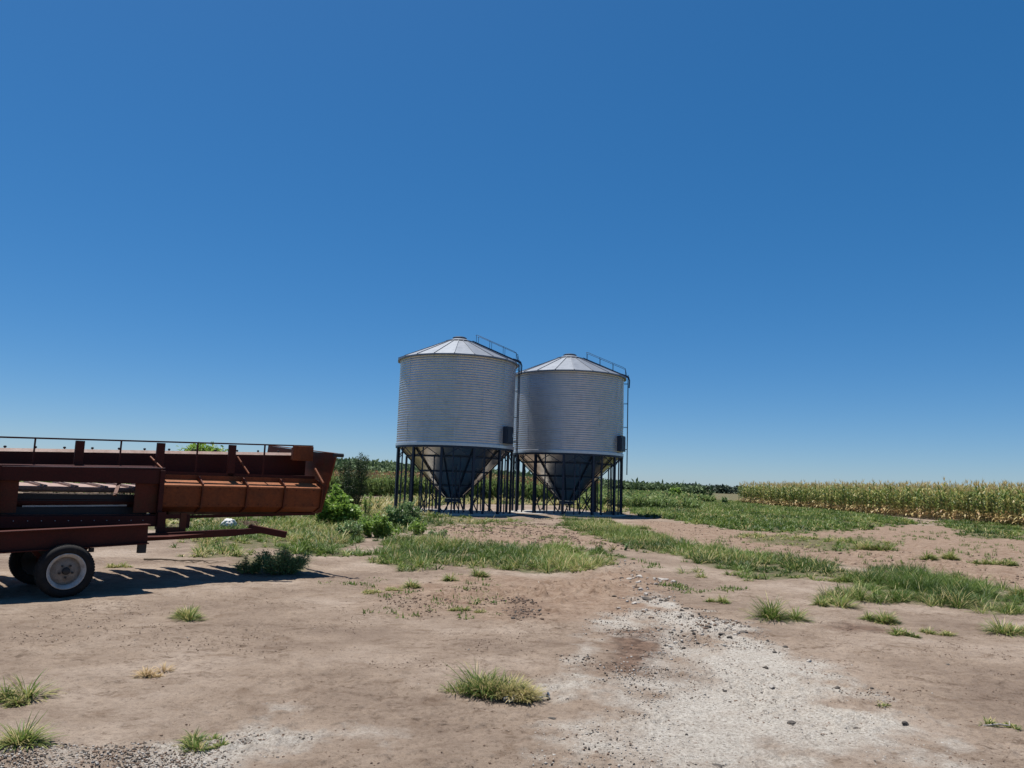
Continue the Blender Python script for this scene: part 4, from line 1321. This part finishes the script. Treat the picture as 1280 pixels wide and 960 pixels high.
# second axle further left, outside the picture
# small litter near the header
c = gnd(286, 664)
import bmesh
bm = bmesh.new(); bmesh.ops.create_icosphere(bm, subdivisions=4, radius=1)
for v in bm.verts:
    p = np.array(v.co); k = 1 + .5 * (fbm(np.array([p[0] * 2 + 3]), np.array([p[1] * 2 + p[2] * 2 + 9]), 5, 4)[0] - .5) * 2
    v.co = Vector((p[0] * .19 * k, p[1] * .15 * k, max(p[2], -.5) * .15 * k))
me = bpy.data.meshes.new('plastic_sack'); bm.to_mesh(me); bm.free(); me.materials.append(M['sack'])
for p in me.polygons: p.use_smooth = True
o = bpy.data.objects.new('plastic_sack', me); COL.objects.link(o); o.location = (c[0], c[1], gz(c[0], c[1]) + .20)
tag(o, 'crumpled white sack lying in the grass behind the header', 'sack')

def twig_pile(px, py, wpx, n, label):
    c = gnd(px, py); dist = math.hypot(c[0], c[1]); R_ = wpx / 2 / FPX * dist
    b = MB()
    rg = random.Random(4)
    for i in range(n):
        a = rg.uniform(0, 6.28); x = rg.gauss(0, R_ * .45); y = rg.gauss(0, .15); z = abs(rg.gauss(.05, .07))
        L = rg.uniform(.1, .32)
        b.tube([(x, y, z), (x + math.cos(a) * L / 2, y + math.sin(a) * L / 2, z + rg.uniform(0, .1)), (x + math.cos(a + .4) * L, y + math.sin(a + .4) * L, z + rg.uniform(-.03, .12))], [.010, .008, .004], 4)
    o = b.build('brushwood_pile', M['clod'])
    o.location = (c[0], c[1], gz(c[0], c[1]))
    tag(o, label, 'brushwood')
twig_pile(307, 661, 30, 260, 'small heap of dead reddish brushwood beside the white sack')

# torn film beside the withered tuft
def ribbon(p0, p1, w, name, label, mat, n=26, amp=.02, seed=1):
    a = gnd(*p0); b_ = gnd(*p1)
    rg = random.Random(seed)
    b = MB(); vs = []
    for i in range(n + 1):
        t = i / n
        x = a[0] + (b_[0] - a[0]) * t; y = a[1] + (b_[1] - a[1]) * t
        ww = w * (.4 + rg.random()) * (.5 + math.sin(math.pi * t) * .7)
        z = gz(x, y) + .012
        vs += [(x + rg.gauss(0, .006), y - ww / 2, z + rg.random() * amp * .3), (x + rg.gauss(0, .006), y, z + amp * (.4 + rg.random())), (x + rg.gauss(0, .006), y + ww / 2, z + rg.random() * amp * .5)]
    fs = []
    for i in range(n):
        for k in range(2):
            q = i * 3 + k; fs.append((q, q + 3, q + 4, q + 1))
    b.add(vs, fs)
    o = b.build(name, mat)
    s = o.modifiers.new('thick', 'SOLIDIFY'); s.thickness = .004
    tag(o, label, 'litter')
    return o
ribbon((630, 882), (686, 877), .05, 'plastic_strip', 'torn grey and white film strip along the foot of the withered tuft', M['plastic'], amp=.03)
ribbon((594, 858), (608, 864), .03, 'plastic_scrap', 'bright white scrap caught in the left side of the withered tuft', M['sack'], n=8, amp=.02, seed=5)
# dry stalk with sprouts at lower right
c = gnd(1250, 910)
b = MB().tube([(-.12, 0, .01), (0, .01, .02), (.07, .0, .015), (.10, .05, .03)], [.004, .006, .005, .003], 6)
o = b.build('dry_stalk', M['stone_l'], smooth=True); o.location = (c[0], c[1], gz(c[0], c[1])); tag(o, 'pale dry stalk lying on bare earth near the lower right edge', 'stalk')
tuft(1243, 908, 46, 12, 'flattened dark tuft with a pale stalk near the lower right edge', 'grass', .15, group=TG, seed=77)
# a dead branch on the ground behind the trailer
b = MB(); rg = random.Random(9)
x, y = 0, 0
pts = [(0, 0, .02)]
for i in range(9):
    x += rg.uniform(.10, .2); y += rg.uniform(-.08, .06); pts.append((x, y, .02 + rg.random() * .04))
b.tube(pts, [.018 - .0015 * i for i in range(10)], 6)
for i in (2, 4, 5, 7):
    px_, py_, pz_ = pts[i]
    b.tube([(px_, py_, pz_), (px_ + rg.uniform(.1, .25), py_ + rg.uniform(-.25, .25), .03), (px_ + rg.uniform(.3, .4), py_ + rg.uniform(-.3, .3), .02)], [.010, .006, .003], 5)
c = gnd(180, 700)
o = b.build('fallen_branch', M['bark'], smooth=True); o.location = (c[0], c[1], gz(c[0], c[1])); o.rotation_euler = (0, 0, .1)
tag(o, 'thin dead branch lying on the earth behind the trailer drawbar', 'branch')

# ------------------------------------------------------------------ shrubs
def shrub(px, py, wpx, hpx, label, mat, n, size, name='shrub', lobes=9, stems=8, seed=0, shape='round', group=None, cat='shrub', aspect=.45):
    rg = np.random.default_rng(seed)
    c = gnd(px, py); dist = math.hypot(c[0], c[1])
    R_ = wpx / 2 / FPX * dist; H_ = hpx / FPX * dist
    root = empty(name, (c[0], c[1], gz(c[0], c[1])), 0, label, cat, group)
    P = []
    st = MB()
    for i in range(lobes):
        a = rg.uniform(0, 6.28); q = math.sqrt(rg.random()) * R_ * .78
        hh = H_ * rg.uniform(.42, 1.10) * (1 - .35 * (q / R_))
        bx, by = math.cos(a) * q, math.sin(a) * q
        lr = R_ * rg.uniform(.12, .34)
        k = n // lobes
        t = rg.random(k) ** .6
        ang = rg.uniform(0, 6.28, k)
        rad_ = lr * np.sqrt(rg.random(k)) * (np.sin(np.clip(t, .05, 1) * math.pi * .85) * .8 + .25)
        xx = bx * (.5 + .5 * t) + np.cos(ang) * rad_; yy = by * (.5 + .5 * t) + np.sin(ang) * rad_
        zz = hh * t * (0.98 if shape == 'spire' else .95) + rg.normal(0, .03, k)
        P.append(np.stack([xx, yy, np.maximum(zz, .02)], -1))
        st.tube([(bx * .3, by * .3, -.03), (bx * .7, by * .7, hh * .4), (bx, by, hh * .92)], [.018, .012, .004], 5)
    P = np.vstack(P)
    v = np.clip(rg.normal(.5, .2, len(P)), 0, 1)
    V, F, C = leaves(P, size * rg.uniform(.6, 1.4, len(P)), v, aspect)
    mesh_np('foliage', V, F, M[mat], root, var=C)
    st.build('stem', M['bark'], root)
    return root
shrub(441, 641, 50, 88, 'tall dark green upright shrub between the header end and the left silo', 'leaf_dark', 12000, .085, lobes=18, seed=1, shape='spire', aspect=.28)
shrub(420, 657, 66, 50, 'bright yellow-green leafy bush right beside the end of the header', 'leaf_light', 4400, .13, lobes=26, seed=2, aspect=.7)
shrub(500, 660, 56, 40, 'blue-green leafy weed bush at the left edge of the concrete pad', 'leaf_grey', 3600, .09, lobes=12, seed=3, aspect=.5)
shrub(468, 672, 48, 30, 'low weed bush at the edge of the verge, left of the concrete pad', 'leaf_light', 2600, .075, lobes=10, seed=4, aspect=.5)
shrub(522, 668, 34, 20, 'spreading bright weed at the left corner of the pad', 'leaf_light', 900, .07, lobes=9, seed=21, aspect=.5)
shrub(484, 671, 40, 22, 'bright low weed in front of the blue-green weed bush', 'leaf_light', 1200, .07, lobes=10, seed=22, aspect=.5)
shrub(440, 672, 44, 24, 'loose pale weed at the foot of the tall dark shrub', 'leaf_grey', 1300, .08, lobes=11, seed=23, aspect=.4)
shrub(548, 672, 30, 12, 'very low weed clump on the earth before the left pad', 'leaf_grey', 700, .06, lobes=6, seed=5)
shrub(460, 648, 22, 34, 'yellowish thin weed standing between the dark shrub and the weed bush', 'leaf_light', 900, .07, lobes=5, seed=6, aspect=.3)
shrub(352, 716, 84, 34, 'dark weed clump in the shadow beneath the right end of the header', 'leaf_grey', 5200, .05, lobes=18, seed=7, cat='weeds', name='weed_clump', aspect=.25)
shrub(310, 716, 44, 22, 'smaller weed clump at the left of the shaded one', 'leaf_grey', 1700, .045, lobes=10, seed=8, cat='weeds', name='weed_clump', aspect=.25)
shrub(108, 668, 6, 3, 'tiny weed', 'leaf_grey', 10, .03, lobes=1, seed=9) if False else None
shrub(843, 628, 30, 20, 'rounded olive bush at the far edge of the meadow, right of the silos', 'leaf_light', 1500, .30, lobes=7, seed=10)
shrub(906, 630, 12, 10, 'small dull green bush at the left corner of the maize field', 'leaf_grey', 420, .22, lobes=4, seed=11)
shrub(1088, 661, 6, 9, 'isolated small weed on the grass strip', 'leaf_dark', 150, .08, lobes=3, seed=12)
shrub(780, 688, 12, 10, 'isolated weed sprig in the grass strip below the right silo', 'leaf_grey', 120, .05, lobes=3, seed=13)
# tree crown showing above the header
def tree(px, pytop, Y, wpx, label, seed):
    rg = np.random.default_rng(seed)
    d = ray(px, pytop); t = Y / d[1]; p = d * t
    x, ztop = p[0], p[2] + CAMH
    zb = gz(x, Y); H_ = ztop - zb; R_ = wpx / 2 / FPX * Y
    root = empty('tree', (x, Y, zb), 0, label, 'tree')
    tr = MB(); P = []
    tr.tube([(0, 0, -.1), (.05, 0, H_ * .3), (0, .05, H_ * .6), (0, 0, H_ * .85)], [.16, .12, .08, .03], 8)
    for i in range(16):
        a = rg.uniform(0, 6.28); q = rg.uniform(.2, .9) * R_; z = H_ * rg.uniform(.5, .92)
        bx, by = math.cos(a) * q, math.sin(a) * q
        tr.tube([(0, 0, z * .55), (bx * .6, by * .6, z * .85), (bx, by, z)], [.06, .04, .015], 5)
        k = 420
        P.append(np.stack([bx + rg.normal(0, R_ * .17, k), by + rg.normal(0, R_ * .17, k), np.minimum(z + rg.normal(0, H_ * .07, k), H_)], -1))
    P = np.vstack(P)
    V, F, C = leaves(P, .24 * rg.uniform(.6, 1.4, len(P)), np.clip(rg.normal(.5, .2, len(P)), 0, 1), .5)
    mesh_np('crown', V, F, M['leaf_light'], root, var=C)
    tr.build('trunk', M['bark'], root, smooth=True)
tree(252, 556, 46, 62, 'leafy tree whose crown shows over the top rail of the header', 3)

# ------------------------------------------------------------------ maize field
def maize(seed):
    rg = np.random.default_rng(seed)
    H_ = rg.uniform(2.1, 2.55)
    Vs, Fs, Cs = [], [], []
    off = 0
    def push(V, F, C):
        nonlocal off
        Vs.append(V); Fs.append(F + off); Cs.append(C); off += len(V)
    lean = rg.normal(0, .03, 2)
    # stalk, 3 sided
    zs_ = np.array([0, H_ * .5, H_])
    rs = [.016, .014, .006]
    V = []; C = []
    for z, r in zip(zs_, rs):
        for k in range(3):
            V.append((lean[0] * z + r * math.cos(k * 2.09), lean[1] * z + r * math.sin(k * 2.09), z)); C.append((.80 if z < H_ * .6 else .58, 1, 0, 1))
    F = []
    for i in range(2):
        for k in range(3):
            a, b_ = i * 3 + k, i * 3 + (k + 1) % 3
            F += [(a, b_, b_ + 3), (a, b_ + 3, a + 3)]
    push(np.array(V, float), np.array(F), np.array(C, float))
    nl = 12
    a0 = rg.uniform(0, 6.28)
    vb = rg.uniform(.06, .54)
    for i in range(nl):
        t = (i + .5) / nl
        z = H_ * (.10 + .78 * t)
        az = a0 + math.pi * (i % 2) + rg.normal(0, .45)
        L = rg.uniform(.55, .85) * (1 - .35 * abs(t - .5)); w = rg.uniform(.08, .125)
        dry = t < rg.uniform(.15, .36)
        var = (rg.uniform(.76, 1.0) if dry else float(np.clip(rg.normal(vb + .22 * t, .15), 0, .76)))
        P = np.array([[lean[0] * z, lean[1] * z, z]])
        V, F, C = blades(P, np.array([L]), np.array([w]), np.array([az]), np.array([rg.uniform(.35, .7) if not dry else rg.uniform(.9, 1.4)]), np.array([rg.uniform(1.2, 2.2)]), np.array([var]), 4)
        push(V, F, C)
    # ear
    if rg.random() < .8:
        z = H_ * rg.uniform(.40, .5); az = rg.uniform(0, 6.28)
        V, F, C = blades(np.array([[0, 0, z]] * 3) + 0., np.full(3, .26), np.full(3, .07), az + np.array([0, 1, 2.]), np.full(3, .25), np.full(3, .1), np.full(3, .80), 2)
        push(V, F, C)
    # tassel
    k = 9
    V, F, C = blades(np.array([[lean[0] * H_, lean[1] * H_, H_ - .03]] * k), rg.uniform(.22, .42, k), np.full(k, .026), rg.uniform(0, 6.28, k), rg.uniform(.05, .7, k), rg.uniform(0, .6, k), rg.uniform(.72, .88, k), 2)
    push(V, F, C)
    return np.vstack(Vs), np.vstack(Fs), np.vstack(Cs)

variants = [maize(100 + i) for i in range(12)]
A_ = gnd(1280, 659)[:2]; B_ = gnd(926, 629.5)[:2]
ed = (B_ - A_); LEN = np.linalg.norm(ed); ed = ed / LEN
nr = np.array([ed[1], -ed[0]])          # into the field (to the right)
pts = []
row = 0.76
for r_ in range(26):
    step = .27 if r_ < 6 else .36
    s = -12.0
    while s < LEN + 1 + 0.6 * r_:
        p = A_ + ed * (s + random.gauss(0, .03)) + nr * (r_ * row + random.gauss(0, .06))
        if random.random() < .94: pts.append((p[0], p[1], r_))
        s += step * random.uniform(.85, 1.2)
pts = np.array(pts)
zz = ground_z(pts[:, 0], pts[:, 1])
sx, sy, f = project(np.stack([pts[:, 0], pts[:, 1], zz + 1.8], -1))
vis = (sx > 0) & (sx < 1276) & (pts[:, 2] < 2)
order = np.argsort(np.where(vis, f, 1e9))[:300]
sel = np.zeros(len(pts), bool); sel[order] = True
meshes = []
for i, (V, F, C) in enumerate(variants):
    o = mesh_np('maize_plant', V, F, M['corn'], var=C)
    meshes.append(o.data)
    bpy.data.objects.remove(o)
lab = 'tall yellowing maize plant in the front rows of the field at the right edge'
for j in order:
    o = bpy.data.objects.new('maize_plant', meshes[random.randrange(12)])
    COL.objects.link(o)
    o.location = (pts[j, 0], pts[j, 1], zz[j] - .02)
    o.rotation_euler = (0, 0, random.uniform(0, 6.28))
    s_ = random.uniform(.84, 1.12); o.scale = (s_, s_, s_ * random.uniform(.92, 1.06))
    tag(o, lab, 'maize plant', 'maize plants along the near edge of the field')
parts = []
rest = np.where(~sel)[0]
vi = RNG.integers(0, 12, len(rest))
VV, FF, CC = [], [], []
off = 0
for k in range(12):
    ids = rest[vi == k]
    V, F, C = variants[k]
    n_ = len(ids)
    a = RNG.uniform(0, 6.28, n_); s_ = RNG.uniform(.84, 1.12, n_)
    ca, sa = np.cos(a)[:, None], np.sin(a)[:, None]
    X = (V[None, :, 0] * ca - V[None, :, 1] * sa) * s_[:, None] + pts[ids, 0][:, None]
    Y = (V[None, :, 0] * sa + V[None, :, 1] * ca) * s_[:, None] + pts[ids, 1][:, None]
    Z = V[None, :, 2] * s_[:, None] + zz[ids][:, None] - .02
    VV.append(np.stack([X, Y, Z], -1).reshape(-1, 3))
    FF.append((F[None] + (np.arange(n_) * len(V))[:, None, None]).reshape(-1, 3) + off)
    CC.append(np.tile(C, (n_, 1)))
    off += n_ * len(V)
o = mesh_np('maize_field', np.vstack(VV), np.vstack(FF), M['corn'], var=np.vstack(CC))
tag(o, 'dense field of tall yellowing maize behind and beyond its front plants', 'maize', kind='stuff')
print('maize', len(pts), off)

# ------------------------------------------------------------------ crops and scrub far behind
def crop_strip(name, label, x0, x1, y0, y1, n, h, w, mat, heads=0.0, cat='crop', clump=.25, fn=None, leaf=True):
    x = RNG.uniform(x0, x1, n); y = RNG.uniform(y0, y1, n)
    if fn is not None:
        k = fn(x, y); x, y = x[k], y[k]
    n = len(x)
    c = fbm(x * clump, y * clump, 300, 3)
    hh = h * (.75 + .5 * c) * RNG.uniform(.8, 1.1, n)
    z = ground_z(x, y)
    v = np.clip(RNG.normal(.35, .16, n), 0, .8)
    q = 4
    X = np.repeat(x, q) + RNG.normal(0, .12, n * q); Y = np.repeat(y, q) + RNG.normal(0, .12, n * q); Z = np.repeat(z, q)
    H2 = np.repeat(hh, q); base = RNG.random(n * q) * .55
    V1 = blades(np.stack([X, Y, Z + H2 * base], -1), H2 * (1 - base) * RNG.uniform(.8, 1.05, n * q), w * RNG.uniform(.6, 1.3, n * q), RNG.uniform(0, 6.28, n * q), np.abs(RNG.normal(.35, .3, n * q)), RNG.uniform(.4, 1.8, n * q),
                np.clip(np.repeat(v, q) + RNG.normal(0, .12, n * q), 0, .8), 3)
    parts = [V1]
    if leaf:
        kk = n * 5
        XX = np.repeat(x, 5) + RNG.normal(0, .2, kk); YY = np.repeat(y, 5) + RNG.normal(0, .2, kk)
        parts.append(leaves(np.stack([XX, YY, np.repeat(z, 5) + np.repeat(hh, 5) * RNG.uniform(.25, .97, kk)], -1), w * 3.2 * RNG.uniform(.6, 1.3, kk), np.clip(np.repeat(v, 5) + .12 + RNG.normal(0, .15, kk), 0, .8), .4))
    if heads > 0:
        m = RNG.random(n) < heads
        k = m.sum()
        P = np.stack([x[m], y[m], z[m] + hh[m] * .88], -1)
        P = np.repeat(P, 3, 0) + RNG.normal(0, .03, (k * 3, 3))
        parts.append(leaves(P, .28, RNG.uniform(.82, 1, k * 3), .4, up=1.5))
    V, F, C = merge(parts)
    tag(mesh_np(name, V, F, M[mat], var=C), label, cat, kind='stuff')
crop_strip('sorghum_crop', 'tall crop with reddish seed heads behind the silos and left of them', -46, 9, 74, 90, 11000, 2.3, .09, 'sorghum', heads=.55)
crop_strip('far_green_field', 'green crop covering the rise behind the reddish crop', -170, 40, 150, 225, 15000, 2.3, .35, 'leaf_far', clump=.05)
crop_strip('tall_weeds', 'tall dark green weeds growing right behind the right silo', 6, 16, 62, 84, 2000, 1.15, .10, 'sorghum',
           fn=lambda x, y: RNG.random(len(x)) < np.clip((21 - x) / 9, 0, 1))
crop_strip('rough_weeds', 'uneven rough weeds at the far side of the meadow', 10, 27, 100, 128, 5200, .9, .14, 'sorghum', clump=.15)
crop_strip('rough_weeds', 'rough weeds on the far side seen under and left of the header', -60, -22, 52, 74, 3500, 1.2, .12, 'sorghum', clump=.15)
# distant wood along the horizon
def far_wood(name, label, x0, x1, Yd, h, n):
    rg = np.random.default_rng(5)
    K = int((x1 - x0) / 6)
    cx = rg.uniform(x0, x1, K); cy = Yd + rg.uniform(-25, 25, K)
    ch = h * rg.uniform(.55, 1.15, K) * (.6 + .7 * fbm(cx * .02, cx * 0, 8, 3))
    per = n // K
    X = np.repeat(cx, per) + rg.normal(0, 3.6, K * per); Y = np.repeat(cy, per) + rg.normal(0, 4, K * per)
    Z = np.repeat(ch, per) * rg.random(K * per) ** .6
    zb = ground_z(X, Y)
    V, F, C = leaves(np.stack([X, Y, zb + Z], -1), 2.2 * rg.uniform(.6, 1.4, K * per), rg.uniform(0, 1, K * per), .7)
    tag(mesh_np(name, V, F, M['wood_far'], var=C), label, 'wood', kind='stuff')
far_wood('distant_wood', 'dark line of woodland on the horizon between the silos and the maize', 60, 420, 640, 6.5, 26000)
far_wood('distant_wood', 'faint low woodland along the horizon behind the maize field', 380, 1500, 1000, 9, 26000)
